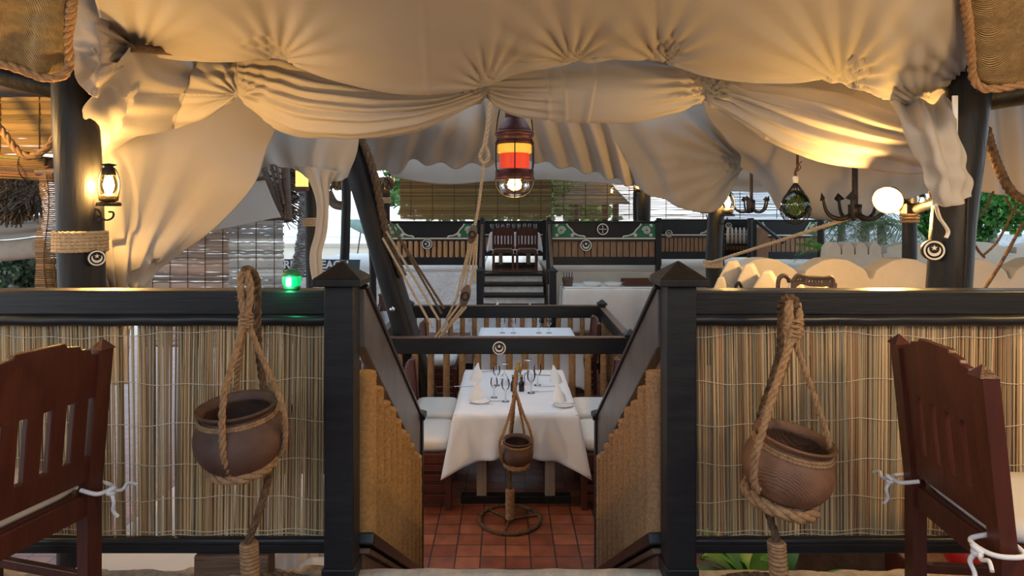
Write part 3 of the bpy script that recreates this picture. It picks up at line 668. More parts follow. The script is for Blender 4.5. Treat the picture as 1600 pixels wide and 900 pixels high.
# first pot
c = P(380, 729, 2.0); Mt = pot(c, 1.0, (math.radians(-3), math.radians(6)), CLAYD, 'brown clay pot hanging level before the reed screen, beside the green lamp')
bx, by = c.x+.02, 2.0
t = stand('rope pot stand with dark hooked pole rising over the railing below the green lamp', (X(392, 2.0), 2.0, UP),
      [P(391, 900, 2.0), P(388, 850, 2.0), P(405, 800, 2.02), P(420, 745, 2.08), P(426, 700, 2.165), P(420, 640, 2.18), P(411, 600, 2.17), P(404, 545, 2.15), P(402, 480, 2.12), P(402, 445, 2.09), P(395, 425, 2.05), P(385, 420, 2.02), P(378, 430, 2.0)],
      [V((X(392, 2.0), 2.0, UP+.01)), P(391, 900, 2.0), P(389, 848, 2.0)],
      [([P(378, 425, 2.0), P(376, 455, 1.985), P(382, 500, 1.98)], .012), ([P(385, 424, 2.0), P(391, 455, 1.99), P(386, 500, 1.98)], .012),
       ([P(382, 500, 1.98), P(366, 560, 1.92), P(351, 610, 1.862), P(347, 660, 1.848), P(348, 700, 1.852), P(351, 718, 1.86), P(357, 734, 1.885), P(362, 742, 1.91)], .0105),
       ([P(385, 500, 1.99), P(410, 560, 1.98), P(432, 610, 1.97), P(444, 645, 1.965), P(445, 690, 1.98), P(436, 712, 2.0)], .0095),
       ([P(382, 500, 1.99), P(376, 550, 2.05), P(369, 600, 2.11), P(366, 640, 2.16), P(370, 700, 2.13)], .010)],
      [(ring_pts(c, .090, Mt, .004), .016, 'bottom_ring'), (ring_pts(c, .113, Mt, .172), .0045, 'neck_cord'), (ring_pts(c, .115, Mt, .165), .0045, 'neck_cord')])
knot(t, P(384, 500, 1.98), .017)
# second pot, tilted
c = P(1219, 776, 2.0); Mt = pot(c, 1.0, (math.radians(11), math.radians(6)), CLAY, 'lighter brown clay pot hanging tilted before the reed screen near the chair')
t = stand('rope pot stand with a doubled rope hook, carrying the tilted pot', (X(1217, 2.0), 2.0, UP),
      [P(1217, 905, 2.0), P(1214, 850, 2.0), P(1204, 812, 2.02), P(1192, 780, 2.09), P(1182, 720, 2.16), P(1186, 660, 2.18), P(1204, 600, 2.17), P(1218, 550, 2.15), P(1220, 500, 2.13), P(1221, 475, 2.1), P(1230, 465, 2.05), P(1241, 468, 2.01), P(1245, 482, 1.99)],
      [V((X(1217, 2.0), 2.0, UP+.01)), P(1217, 905, 2.0), P(1213, 846, 2.0)],
      [([P(1245, 474, 2.0), P(1249, 500, 1.99), P(1238, 535, 1.98)], .014), ([P(1234, 470, 2.0), P(1233, 500, 1.985), P(1236, 535, 1.98)], .014),
       ([P(1236, 530, 1.98), P(1222, 575, 1.94), P(1208, 615, 1.90), P(1194, 665, 1.865), P(1181, 710, 1.86), P(1178, 755, 1.89), P(1186, 766, 1.9)], .012),
       ([P(1240, 530, 1.99), P(1262, 590, 1.98), P(1283, 650, 1.97), P(1297, 700, 1.965), P(1296, 740, 1.98), P(1280, 770, 1.99)], .0095),
       ([P(1236, 535, 1.99), P(1220, 590, 2.05), P(1196, 640, 2.12), P(1186, 680, 2.16), P(1186, 740, 2.12)], .011)],
      [(ring_pts(c, .100, Mt, -.004), .020, 'bottom_ring'), (ring_pts(c, .113, Mt, .172), .0055, 'neck_cord'), (ring_pts(c, .116, Mt, .163), .0055, 'neck_cord')])
knot(t, P(1240, 512, 1.99), .022)
# third pot, small in the picture, in front of the dining table
d3 = 4.86; b3 = V((X(797, d3), d3, 0)); c = P(807, 724, d3); Mt = pot(c, .93, (math.radians(2), math.radians(5)), CLAYD, 'dark clay pot on a rope stand in front of the laid dining table')
t = stand('rope pot stand with a wide base ring on the tiled floor before the table', b3,
      [b3+V((0, 0, .02)), P(797, 765, d3), P(796, 740, d3+.05), P(795, 715, d3+.13), P(800, 660, d3+.14), P(804, 610, d3+.08), P(806, 590, d3+.02), P(806, 582, d3)],
      [b3+V((0, 0, .02)), P(797, 764, d3)],
      [([P(806, 582, d3), P(804, 605, d3-.02), P(804, 625, d3-.02)], .014),
       ([P(805, 612, d3-.02), P(797, 645, d3-.06), P(787, 675, d3-.1), P(781, 690, d3-.11), P(783, 715, d3-.08), P(788, 723, d3-.05)], .011),
       ([P(806, 612, d3-.02), P(817, 645, d3-.05), P(828, 672, d3-.06), P(832, 695, d3-.05), P(828, 715, d3-.04)], .011),
       ([P(805, 612, d3), P(801, 645, d3+.05), P(797, 675, d3+.11), P(795, 705, d3+.13)], .010),
       ([P(806, 612, d3), P(813, 645, d3+.05), P(818, 672, d3+.1), P(822, 705, d3+.1)], .010)],
      [(ring_pts(c, .088, Mt, -.004), .018, 'bottom_ring'), (ring_pts(c, .106, Mt, .158), .008, 'neck_cord')], rp=.017)

# ------------------------------------------------------------------ chairs
def make_chair(label, group, slatted=False, cushion_h=.05, ties=True):
    t = thing('dining_chair', label, 'chair', (0, 0, 0), group)
    W = .205
    for sy in (-1, 1):
        m = MB(); lean = lambda z: -.05*max(0, (z-.4)/.5)
        q = [(z, lean(z)) for z in (0, .4, .86)]
        for (z0, a0), (z1, a1) in zip(q, q[1:]):
            vs = [(a+dx, sy*W+dy, z) for z, a in ((z0, a0), (z1, a1)) for dx, dy in ((-.02, -.025), (.022, -.025), (.022, .025), (-.02, .025))]
            m.add(vs, [(3, 2, 1, 0), (4, 5, 6, 7), (0, 1, 5, 4), (1, 2, 6, 5), (2, 3, 7, 6), (3, 0, 4, 7)])
        vs = [(-.05+dx, sy*W+dy, .86) for dx, dy in ((-.024, -.028), (.026, -.028), (.026, .028), (-.024, .028))]
        m.add(vs+[(-.05, sy*W, .892)], [(0, 1, 4), (1, 2, 4), (2, 3, 4), (3, 0, 4), (3, 2, 1, 0)])
        m.build('back_post', MAHOG, t)
        MB().cbox((.40, sy*W, .205), .045, .045, .41).build('leg', MAHOG, t, bevel=.004)
        m = MB(); m.box(.01, .40, sy*W-.014, sy*W+.014, .345, .415); m.build('side_rail', MAHOG, t, bevel=.003)
        MB().box(.01, .39, sy*W-.011, sy*W+.011, .13, .16).build('stretcher', MAHOG, t, bevel=.003)
        if slatted:
            for k in range(4): MB().box(.02, .40, sy*W-.012, sy*W+.010, .06+k*.075, .112+k*.075).build('side_slat', MAHOG, t, bevel=.003)
    MB().box(-.012, .014, -W, W, .345, .415).build('back_rail', MAHOG, t, bevel=.003)
    MB().box(.385, .412, -W, W, .345, .415).build('front_rail', MAHOG, t, bevel=.003)
    MB().box(-.0, .41, -W+.01, W-.01, .405, .42).build('seat', MAHOG, t)
    hw = W-.02
    def slab(name, prof, z0):
        m = MB(); pts = prof
        m.prism(pts, lambda a, b, c: V((-.05*max(0, (b-.4)/.5)+c, a, b)), -.011, .011); return m.build(name, MAHOG, t, bevel=.003)
    # crest: a flat board with a stepped arch on top
    top = []
    st = [(hw, .845), (hw-.022, .852), (hw-.028, .868), (hw-.058, .872), (hw-.064, .884), (hw-.105, .89), (hw-.112, .902)]
    for y, z in st: top.append((y, z))
    for y, z in reversed(st): top.append((-y, z))
    prof = [(hw, .715)]+top+[(-hw, .715)]
    slab('crest_rail', prof, 0)
    slab('lower_back_rail', [(hw, .455), (hw, .535), (-hw, .535), (-hw, .455)], 0)
    for k in range(5):
        y = (k-2)*.071; slab('slat', [(y+.023, .53), (y+.023, .72), (y-.023, .72), (y-.023, .53)], 0)
    # cushion with a soft edge
    rows = []
    for i in range(9):
        f = -1+2*i/8; h = math.sqrt(max(0, 1-f*f))**.5 if abs(f) < 1 else 0; rows.append((f, h))
    m = MB(); n = 44; prf = [(0, 0), (.93, 0), (1.0, .3), (1.0, .7), (.93, .96), (.6, 1.03), (0, 1.05)]; g = []
    for rr, hh in prf:
        row = []
        for k in range(n):
            a = 2*PI*k/n; ca, sa = math.cos(a), math.sin(a); e = (abs(ca)**7+abs(sa)**7)**(-1/7)
            row.append((.205+.20*rr*ca*e, (W-.008)*rr*sa*e, .42+cushion_h*hh))
        g.append(row)
    m.grid(g, wrap=True); cu = m.build('cushion', CUSH, t)
    if ties:
        for sy in (-1, 1):
            p = V((-.03, sy*W, .425)); pts = [p+V((.05, -sy*.03, .01)), p+V((.055, sy*.04, .0)), p+V((-.0, sy*.045, -.005)), p+V((-.03, sy*.02, -.004)), p+V((-.032, -sy*.03, 0)), p+V((.02, -sy*.04, .01))]
            q = p+V((-.035, sy*.012, -.005))
            MB().tube(catmull(pts, 26), .0065, 6).build('tie', WHITE, cu)
            MB().tube(catmull([q+V((.0, -.012, -.004)), q+V((-.014, 0, .008)), q+V((-.004, .014, .0)), q+V((-.012, 0, -.010)), q+V((0, -.012, -.004))], 18), .008, 6).build('tie_knot', WHITE, cu)
            MB().tube(catmull([q, q+V((-.015, sy*.03, -.01)), q+V((-.012, sy*.055, .0)), q+V((-.02, sy*.08, -.012))], 14), .0055, 6).build('tie_end', WHITE, cu)
            MB().tube(catmull([q, q+V((-.02, -sy*.005, -.03)), q+V((-.012, -sy*.0, -.06)), q+V((-.018, sy*.012, -.085))], 14), .006, 6).build('tie_end', WHITE, cu)
    return t
G1 = 'red-brown slat-back chairs on the upper floor'
ch = make_chair('red-brown slat-back chair with tied cushion near the tilted clay pot', G1)
ch.location = (1.294, 1.845, UP); ch.rotation_euler = (0, 0, math.radians(-5))
c2 = copy_tree(ch); c2['label'] = 'red-brown slat-back chair cut off by the frame, near the level clay pot'
c2.location = (-1.345, 1.79, UP); c2.rotation_euler = (0, 0, math.radians(165))
G2 = 'slat-sided chairs drawn up to the laid table'
dc = make_chair('cushioned red-brown chair nearer the steps, on the golden coir railing side', G2, True, .10, False)
spots = [(-.85, 5.33, 0, 'cushioned red-brown chair nearer the steps, on the golden coir railing side'), (-.86, 5.98, 0, 'cushioned red-brown chair nearer the balusters, on the leaning mast side of the table'),
         (1.02, 5.33, 180, 'cushioned red-brown chair nearer the steps, on the pale coir railing side'), (1.03, 5.98, 180, 'cushioned red-brown chair nearer the balusters, on the buffet side of the table')]
for i, (x, y, a, lb) in enumerate(spots):
    o = dc if i == 0 else copy_tree(dc); o['label'] = lb; o.location = (x, y, 0); o.rotation_euler = (0, 0, math.radians(a)); o.scale = (1, 1.35, 1.05)
# ------------------------------------------------------------------ tables and cloths
def table(name, label, x0, x1, y0, y1, h, group=None, legs=True, mat=None):
    t = thing(name, label, 'table', ((x0+x1)/2, (y0+y1)/2, 0), group)
    mat = mat or TIMBER
    MB().box(x0, x1, y0, y1, h-.035, h-.006).build('tabletop', mat, t, bevel=.004)
    for x in (x0+.22*(x1-x0), x1-.22*(x1-x0)):
        for y in (y0+.12, y1-.12): MB().box(x-.04, x+.04, y-.03, y+.03, .05, h-.03).build('leg', M_LEG, t, bevel=.004)
    for y in (y0+.12, y1-.12): MB().box(x0+.05, x1-.05, y-.04, y+.04, 0, .06).build('foot_bar', POST, t, bevel=.004)
    return t
M_LEG = M('pale_leg_timber', (.26, .19, .13), (.36, .28, .20), 5, .7, stretch=(5, 5, .5))
def drape(label, x0, x1, y0, y1, h, drop, amp=.03, seed=0, group=None, corner=.10, flare=.06, waves=7, mat=None, base=0):
    """table cloth: flat top and a skirt whose corners hang lower and flare out"""
    m = MB(); per = []; nx, ny = 46, 46
    for i in range(nx): per.append((lerp(x0, x1, i/nx), y0, 0, -1, i/nx))
    for i in range(ny): per.append((x1, lerp(y0, y1, i/ny), 1, 0, i/ny))
    for i in range(nx): per.append((lerp(x1, x0, i/nx), y1, 0, 1, i/nx))
    for i in range(ny): per.append((x0, lerp(y1, y0, i/ny), -1, 0, i/ny))
    cx, cy = (x0+x1)/2, (y0+y1)/2; rows = []
    for f in (0, .35, .7, .9, .985): rows.append([(lerp(cx, p[0], f), lerp(cy, p[1], f), h+base) for p in per])
    nv = 16
    for k in range(1, nv+1):
        v = k/nv; row = []
        for j, (x, y, ax, ay, u) in enumerate(per):
            cr = math.exp(-min(u, 1-u)/.085); s = math.sin(2*PI*(waves*u+seed))+.5*math.sin(2*PI*(waves*1.7*u+seed*2))
            d = drop*(1+.05*math.sin(9*u+seed))+corner*cr; o = .006+v*(.02+flare*cr)+amp*v*s*(1-.55*cr)*(.4+.6*v)
            dx, dy = ax, ay
            if cr > .05:
                qx, qy = x-cx, y-cy; qx /= abs(x1-x0)/2; qy /= abs(y1-y0)/2; l = math.hypot(qx, qy); dx = lerp(ax, qx/l, cr); dy = lerp(ay, qy/l, cr)
            row.append((x+dx*o, y+dy*o, base+h-d*v-.004))
        rows.append(row)
    m.grid(rows, wrap=True); m.add([(lerp(cx, p[0], 0), lerp(cy, p[1], 0), h+base) for p in per[:3]], [])
    o = m.build('tablecloth', mat or LINEN, solid=.003)
    return tag(o, label, 'tablecloth', group)
TX0, TX1, TY0, TY1 = -.41, .575, 5.06, 6.46
table('dining_table', 'pale-legged dining table under the white cloth laid for four', TX0, TX1, TY0, TY1, .745)
drape('white tablecloth laid for four, with long corner points near the steps', TX0, TX1, TY0, TY1, .75, .34, .024, .3, None, .14, .10, 3)
def T(px, py, h=.752): d = (CZ-h)*1000/(py-PY); return P(px, py, d)
def napkin(p, yaw, label, group, s=1.0):
    t = thing('napkin', label, 'napkin', p, group); m = MB(); rows = []
    for k in range(13):
        v = k/12; row = []; half = .048*(1-v**1.6)+.004; dp = .040*(1-v)+.004
        for i in range(24):
            a = 2*PI*i/24; fl = 1+.12*math.sin(3*a+v*3)
            x = half*math.cos(a)*fl+.026*v*v; y = dp*math.sin(a)*fl*(1-.5*v)
            row.append(V(p)+Matrix.Rotation(yaw, 3, 'Z') @ V((x*s, y*s, .165*v*s)))
        rows.append(row)
    m.grid(rows, wrap=True); m.build('standing_fold', WHITE, t)
    q = Matrix.Rotation(yaw, 3, 'Z'); m = MB()
    a = [V(p)+q @ V((x*s, y*s, z*s)) for x, y, z in ((-.052, -.046, 0), (.055, -.046, 0), (.062, -.018, .085), (.022, -.014, .125), (-.03, -.04, .06))]
    m.add(a, [(0, 1, 2, 3, 4)]); m.build('front_flap', WHITE, t, solid=.004)
    return t
GN = 'napkins standing on the laid table'
napkin(T(742, 624), .3, 'folded white napkin nearer the steps, beside the wine glasses on the mast side', GN)
napkin(T(743, 594), .2, 'folded white napkin under the crescent disc, on the mast side of the laid table', GN)
napkin(T(874, 628), PI-.5, 'folded white napkin nearer the steps, behind the plate with the knife', GN)
napkin(T(868, 598), PI-.6, 'folded white napkin by the balusters on the buffet side of the laid table', GN)
def plate(p, label, group, r=.085, knife=True, ang=.2):
    t = MB().lathe([(1e-5, 0), (r*.6, .0), (r*.65, .004), (r, .012), (r, .016), (r*.62, .008), (1e-5, .006)], p, 32, cap=False).build('side_plate', CHINA)
    tag(t, label, 'plate', group)
def knife(p, ang, label, group, L=.2, z=.004):
    q = V((math.cos(ang), math.sin(ang), 0)); p = V(p)+V((0, 0, z)); t = thing('table_knife', label, 'knife', p, group)
    MB().bar(p-q*L/2, p, .016, .002).build('blade', STEEL, t); MB().bar(p, p+q*L/2, .012, .006).build('handle', STEEL, t)
def fork(p, ang, label, group, L=.19, z=.004):
    q = V((math.cos(ang), math.sin(ang), 0)); s = V((-q.y, q.x, 0)); p = V(p)+V((0, 0, z)); t = thing('table_fork', label, 'fork', p, group)
    MB().bar(p-q*L*.2, p+q*L/2, .009, .004).build('handle', STEEL, t); m = MB(); m.bar(p-q*L*.2-s*.012, p-q*L*.2+s*.012, .006, .003)
    for k in (-1, 0, 1): m.bar(p-q*L*.2+s*k*.010, p-q*L*.5+s*k*.010, .004, .003)
    m.build('tines', STEEL, t)
GP = 'side plates on the laid table'
plate(T(880, 634), 'small white side plate with a knife across it, in front of a napkin', GP)
knife(T(880, 634), .1, 'knife lying across the small white side plate', 'knives on the laid table', z=.02)
plate(T(750, 628), 'small white side plate under the napkin nearer the steps, mast side', GP)
for (px, py, a, lb) in ((752, 631, -.1, 'knife lying flat below the napkin nearer the steps, mast side'), (727, 604, .1, 'knife beside the plate edge, mast side, halfway along the table'),
                        (855, 604, .05, 'knife halfway along the table on the buffet side'), (850, 587, -.2, 'knife before the farther napkin on the buffet side')):
    knife(T(px, py), a, lb, 'knives on the laid table')
for (px, py, a, lb) in ((768, 627, .05, 'fork by the wine glasses at the near napkin, mast side'), (847, 612, .1, 'fork halfway along the table on the buffet side'), (760, 581, .3, 'fork by the farther napkin, mast side')):
    fork(T(px, py), a, lb, 'forks on the laid table')
GOB = [(1e-5, 0), (.034, 0), (.035, .003), (.006, .010), (.0045, .02), (.0045, .085), (.012, .095), (.032, .118), (.038, .145), (.035, .18), (.031, .195)]
def goblet(p, label, s=1.0, inv=False):
    pr = [(r*s, (z if not inv else .195-z)*s) for r, z in GOB]
    t = thing('wine_glass', label, 'glass', p, 'wine glasses on the laid table')
    MB().lathe(pr[:6], p, 20, cap=False).build('stem', GLASS, t); MB().lathe(pr[5:], p, 20, cap=False).build('bowl', GLASS, t)
goblet(T(788, 601), 'upturned wine glass standing under the crescent disc', 1.0, True)
goblet(T(825, 600), 'upturned wine glass, tallest, just behind the cruet bottles', 1.15, True)
goblet(T(772, 621), 'wine glass nearest the napkin on the mast side', .85)
goblet(T(790, 627), 'wine glass nearest the steps, beside the rope of the pot', .95)
goblet(T(776, 602), 'wine glass behind the glass nearest the mast-side napkin', .9)
goblet(T(830, 614), 'wine glass beside the dark cruet bottles on the buffet side', 1.0)
goblet(T(840, 602), 'wine glass farthest along the table on the buffet side', .95)
def cruet(p, label, c, h=.13):
    t = thing('cruet_bottle', label, 'bottle', p, 'cruet set on the laid table')
    MB().lathe([(1e-5, 0), (.024, 0), (.025, .006), (.025, h*.55), (.012, h*.75), (.011, h), (1e-5, h)], p, 18, cap=False).build('bottle', c, t)
    MB().lathe([(.013, h-.004), (.014, h+.012), (1e-5, h+.016)], p, 14, cap=False).build('cap', BRASS, t)
DARKB = M('dark_bottle', (.012, .008, .006), None, 5, .12)
cruet(T(802, 611), 'dark cruet bottle beside the pot rope', DARKB); cruet(T(815, 611), 'dark cruet bottle on the buffet side of the cruet set', DARKB)
p = T(810, 600); t = thing('pepper_mill', 'golden-topped pepper mill standing behind the dark cruet bottles', 'pepper mill', p)
MB().lathe([(1e-5, 0), (.027, 0), (.027, .05), (.022, .06), (.026, .07), (.026, .12), (1e-5, .12)], p, 18, cap=False).build('body', glass('mill_glass', (.75, .78, .8), .2), t)
MB().lathe([(.032, .118), (.036, .125), (.03, .15), (.018, .165), (.014, .175), (.018, .188), (.016, .205), (1e-5, .21)], p, 18, cap=False).build('cap', BRASS, t)

# ------------------------------------------------------------------ rope-wound fences round the next table
def fence(label, a, b, top, posts, emb=None, group='black-railed fences with rope-wound balusters', step=.165, r=.036):
    a, b = V(a), V(b); t = thing('fence', label, 'fence', (a+b)/2, group); q = (b-a).normalized(); L = (b-a).length
    up = V((0, 0, 1))
    MB().bar(a+up*(top-.085), b+up*(top-.085), .07, .17).build('top_rail', BLACKH, t, bevel=.008)
    MB().bar(a+up*(top+.006), b+up*(top+.006), .085, .014).build('rail_cap', TIMBER, t, bevel=.004)
    MB().bar(a+up*.10, b+up*.10, .05, .09).build('bottom_rail', BLACKH, t, bevel=.006)
    n = int(L/step)
    for k in range(n):
        p = a+q*(L*(k+.5)/n); MB().lathe([(r, .14), (r*1.03, .4), (r, top-.165)], p, 14).build('baluster', WOUND, t)
    for p in posts:
        m = MB(); p = V(p); m.box(p.x-.05, p.x+.05, p.y-.05, p.y+.05, 0, top+.02); m.build('newel_post', BLACK, t, bevel=.006)
        m = MB(); m.pyramid(p.x, p.y, 0, .07, top+.02, top+.04, top+.10); m.build('newel_cap', BLACK, t, bevel=.004)
    if emb: emblem(t, emb[0], emb[1])
    return t
FA, FB, FC, FD = (-1.40, 6.9, 0), (1.31, 6.9, 0), (1.375, 9.3, 0), (-1.41, 9.3, 0)
fence('fence with the star and crescent disc just beyond the laid table', FA, FB, .985, [(1.345, 6.9, 0)], ((X(780, 6.86), 6.862, .885), .077))
fence('fence between the leaning mast foot and the back stairs', FD, FC, .972, [(1.40, 9.3, 0), (-1.40, 9.3, 0)])
fence('fence running back on the buffet side, its cap lit golden', (1.37, 7.0, 0), (1.40, 9.2, 0), .95, [])
fence('fence running back on the side of the leaning mast', (-1.42, 7.0, 0), (-1.43, 9.2, 0), .95, [(-1.47, 6.9, 0)])
GT = 'further cloth-covered tables'
table('dining_table', 'cloth-covered table inside the fenced square beyond the laid table', -.35, .9, 7.6, 8.8, .745, GT)
drape('white tablecloth on the table inside the fenced square', -.35, .9, 7.6, 8.8, .75, .42, .03, .7, 'tablecloths on further tables')
table('dining_table', 'cloth-covered table just before the back stairs', -.5, .5, 9.9, 10.7, .745, GT)
drape('white tablecloth on the table just before the back stairs', -.5, .5, 9.9, 10.7, .75, .4, .03, .2, 'tablecloths on further tables')
napkin((X(775, 10), 10, .752), .3, 'folded white napkin seen over the farther fence on the mast side', 'napkins seen over the farther fence', 1.1)
napkin((X(826, 10), 10, .752), .3, 'folded white napkin seen over the farther fence before the stairs', 'napkins seen over the farther fence', 1.0)
for i, (px, lb) in enumerate(((785, 'wine glass on the fenced table, nearest the pulley ropes'), (802, 'wine glass on the fenced table, second from the pulley ropes'), (842, 'wine glass on the fenced table, third from the pulley ropes'), (858, 'wine glass on the fenced table, nearest the golden fence cap'))):
    pp = V((X(px, 8.4), 8.4, .752)); o = MB().lathe([(r, z) for r, z in GOB], pp, 16, cap=False).build('wine_glass', GLASS); tag(o, lb, 'glass', 'wine glasses on the fenced table')
# dark chairs round the fenced table
o = copy_tree(dc); o['label'] = 'dark chair seen through the balusters on the mast side of the fenced table'; o['group'] = 'chairs at the fenced table'; o.location = (-1.02, 8.1, 0)
o = copy_tree(dc); o['label'] = 'dark chair seen through the balusters on the buffet side of the fenced table'; o['group'] = 'chairs at the fenced table'; o.location = (1.15, 8.5, 0); o.rotation_euler = (0, 0, PI)
# left tables
for (x0, x1, y0, y1, h, lb) in ((-2.75, -1.75, 8.4, 9.4, .95, 'white-clothed table just behind the foot of the leaning mast'), (-3.4, -2.45, 6.9, 7.7, .75, 'white-clothed table beyond the near newel cap on the beach side')):
    table('dining_table', lb, x0, x1, y0, y1, h-.005, GT); drape(lb.replace('white-clothed table', 'white cloth on the table'), x0, x1, y0, y1, h, .5, .03, .4, 'tablecloths on further tables')
p = V((X(607, 9), 9, .953)); t = thing('menu_box', 'brown wooden box on the white table behind the leaning mast', 'box', p)
MB().cbox(p+V((0, 0, .11)), .25, .12, .22).build('box_body', MAHOG, t, bevel=.006); MB().cbox(p+V((0, 0, .225)), .27, .14, .02).build('box_lid', TIMBER, t, bevel=.004)
for i in range(3):
    q = p+V((-.17+.08*i-.1, -.06, 0)); o = MB().lathe([(1e-5, 0), (.025, 0), (.027, .1), (.02, .1), (.018, .01), (1e-5, .01)], q, 14, cap=False).build('tumbler', GLASS)
    tag(o, ('tumbler nearest the table edge beside the brown box', 'middle tumbler of three beside the brown box', 'tumbler closest to the brown box on the far table')[i], 'glass', 'tumblers beside the brown box')
# tables seen through the gap and the reeds under the upper floor
table('dining_table', 'white-clothed table just below the railing on the lantern side', -1.93, -1.1, 2.75, 3.9, .745, GT)
drape('white cloth on the table just below the railing on the lantern side', -1.93, -1.1, 2.75, 3.9, .75, .4, .02, .1, 'tablecloths on further tables')
o = copy_tree(dc); o['label'] = 'chair with pale cushion below the railing of the level pot'; o['group'] = 'chairs below the upper floor'; o.location = (-.66, 3.1, 0); o.rotation_euler = (0, 0, PI)
# buffet
bt = thing('buffet_table', 'long buffet counter under a pale cloth before the raised booth', 'table', (1.75, 11.2, 0))
MB().box(1.0, 2.55, 10.9, 11.6, .98, 1.04).build('tabletop', TIMBER, bt)
for x in (1.06, 2.49):
    for y in (10.96, 11.54): MB().cbox((x, y, .49), .06, .06, .98).build('leg', TIMBER, bt)
drape('pale cloth hanging nearly to the floor round the buffet counter', 1.0, 2.55, 10.9, 11.6, 1.05, .72, .02, .2, None, .05, .04, 3, CUSH)
p = V((X(995, 11.2), 11.2, 1.052)); t = thing('serving_tray', 'brown wicker serving tray on the far end of the buffet', 'tray', p)
MB().cbox(p+V((0, 0, .03)), .5, .36, .05).build('tray_base', TIMBER, t, bevel=.01)
for s in (-1, 1): MB().bar(p+V((-.25, s*.18, .07)), p+V((.25, s*.18, .07)), .03, .08).build('tray_rim', MAHOG, t, bevel=.006)
p = V((X(887, 11.1), 11.1, 1.052)); t = thing('cutlery_basket', 'small brown basket on the buffet end by the stairs', 'basket', p)
MB().lathe([(1e-5, 0), (.08, 0), (.1, .14), (.105, .15), (.09, .15), (.07, .01), (1e-5, .01)], p, 20, cap=False).build('basket_body', TIMBER, t)
for k in range(4): MB().tube([p+V((-.04+.03*k, 0, .02)), p+V((-.07+.05*k, .0, .24))], .008, 6).build('cutlery_handle', BLACK, t)
for k, (px, lb) in enumerate(((925, 'white serving dish nearest the basket on the buffet'), (958, 'white serving dish beside the wicker tray'))):
    o = MB().lathe([(1e-5, 0), (.12, 0), (.16, .06), (.16, .07), (.11, .02), (1e-5, .015)], (X(px, 11.1), 11.1, 1.052), 24, cap=False).build('serving_dish', CHINA); tag(o, lb, 'dish', 'serving dishes on the buffet')

# ------------------------------------------------------------------ mast, pulley, ropes
t = thing('leaning_mast', 'thick dark timber mast leaning over the fence with a rope lashed down it', 'mast', (X(632, 7.05), 7.05, 0))
top, bot = P(528, 160, 7.25), V((X(680, 7.1), 7.12, 0.0))
pts = [top.lerp(bot, i/24)+V((NZ.noise(V((i*.3, 1, 0)))*.03, 0, 0)) for i in range(25)]
pts[-1] = V((X(668, 7.1), 7.12, 0))
def mastp(py, off=0):
    # axis through (545,218) and (627,500)
    return P(545+(py-218)*(84/282)+off, py, 7.12)
pts = [mastp(py) for py in range(140, 640, 20)]+[V((mastp(640).x, 7.12, 0))]
MB().tube(pts, lambda f: .128+.018*f, 20).build('mast_pole', POST, t)
MB().rope([mastp(py, 22+4*math.sin(py*.03))+V((0, -.09, 0)) for py in range(190, 440, 10)], .045, strands=3, fuzz=.12).build('lashed_rope', COIRD, t)
MB().lathe([(1e-5, -.02), (.03, -.02), (.03, .02), (1e-5, .02)], mastp(480, -6)+V((0, -.15, 0)), 14, Matrix.Rotation(PI/2, 3, 'X'), cap=False).build('bolt', STEEL, t)
t = thing('pulley_tackle', 'manila rope tackle with wooden pulley blocks between the canvas and the fence', 'rope tackle', P(740, 370, 6.6))
d = 6.6
MB().rope(catmull([P(766, 150, d), P(762, 195, d), P(757, 232, d)], 30), .026).build('hanging_rope', MANILA, t)
MB().rope(catmull([P(757, 228, d), P(750, 244, d), P(756, 256, d), P(763, 245, d), P(758, 228, d)], 30), .022).build('rope_eye', MANILA, t)
MB().rope(catmull([P(756, 254, d), P(748, 320, d), P(742, 352, d)], 20), .017).build('hanging_rope', MANILA, t)
def block(px, py, s, rz):
    m = MB(); c = P(px, py, d); Mt = Matrix.Rotation(rz, 3, 'Y')
    rows = []
    for k in range(9):
        v = -1+2*k/8; w = math.sqrt(max(0, 1-v*v*.92)); rows.append([c+Mt @ V((.045*s*w*math.cos(2*PI*i/16), .035*s*w*math.sin(2*PI*i/16), .10*s*v)) for i in range(16)])
    m.grid(rows, wrap=True); m.add(rows[0], [tuple(range(16))[::-1]]); m.add(rows[-1], [tuple(range(16))]); o = m.build('pulley_block', TIMBER, t)
    MB().tube([c+Mt @ V((.034*s*math.cos(2*PI*i/20), -.036*s, .034*s*math.sin(2*PI*i/20))) for i in range(20)], .008*s, 6, closed=True).build('sheave_rim', IRON, o)
block(738, 366, 1.0, .2); block(727, 462, 1.15, .25)
for (a, b) in (((736, 372), (712, 470)), ((738, 372), (720, 455)), ((741, 372), (727, 448)), ((744, 370), (735, 450)), ((746, 366), (742, 440))):
    MB().rope([P(*a, d), P(*b, d)], .011).build('fall_rope', MANILA, t)
for (a, b) in (((722, 470), (680, 527)), ((726, 476), (686, 527)), ((728, 480), (690, 524)), ((716, 460), (697, 500))):
    MB().rope([P(*a, d), P(*b, 6.84)], .013).build('fall_rope', MANILA, t)
for k, (a, b) in enumerate((((604, 362), (686, 500)), ((608, 345), (690, 490)), ((598, 372), (676, 512)), ((612, 352), (694, 482)))):
    o = MB().rope([P(*a, 6.95), P(*b, 6.75)], .014).build('guy_rope', MANILA if k % 2 == 0 else COIRD)
    tag(o, ('upper guy rope running down from the mast to the pulley', 'second guy rope from the mast, close under the upper one', 'lowest guy rope from the leaning mast to the fence rail', 'dark guy rope highest on the leaning mast')[k], 'rope', 'guy ropes from the mast')
o = MB().rope([P(1108, 411, 6.83), P(1215, 377, 5.8), P(1334, 338, 4.9)], .017).build('mooring_rope', MANILA); tag(o, 'pale rope stretched from the two-lantern post up to the grapnel', 'rope')

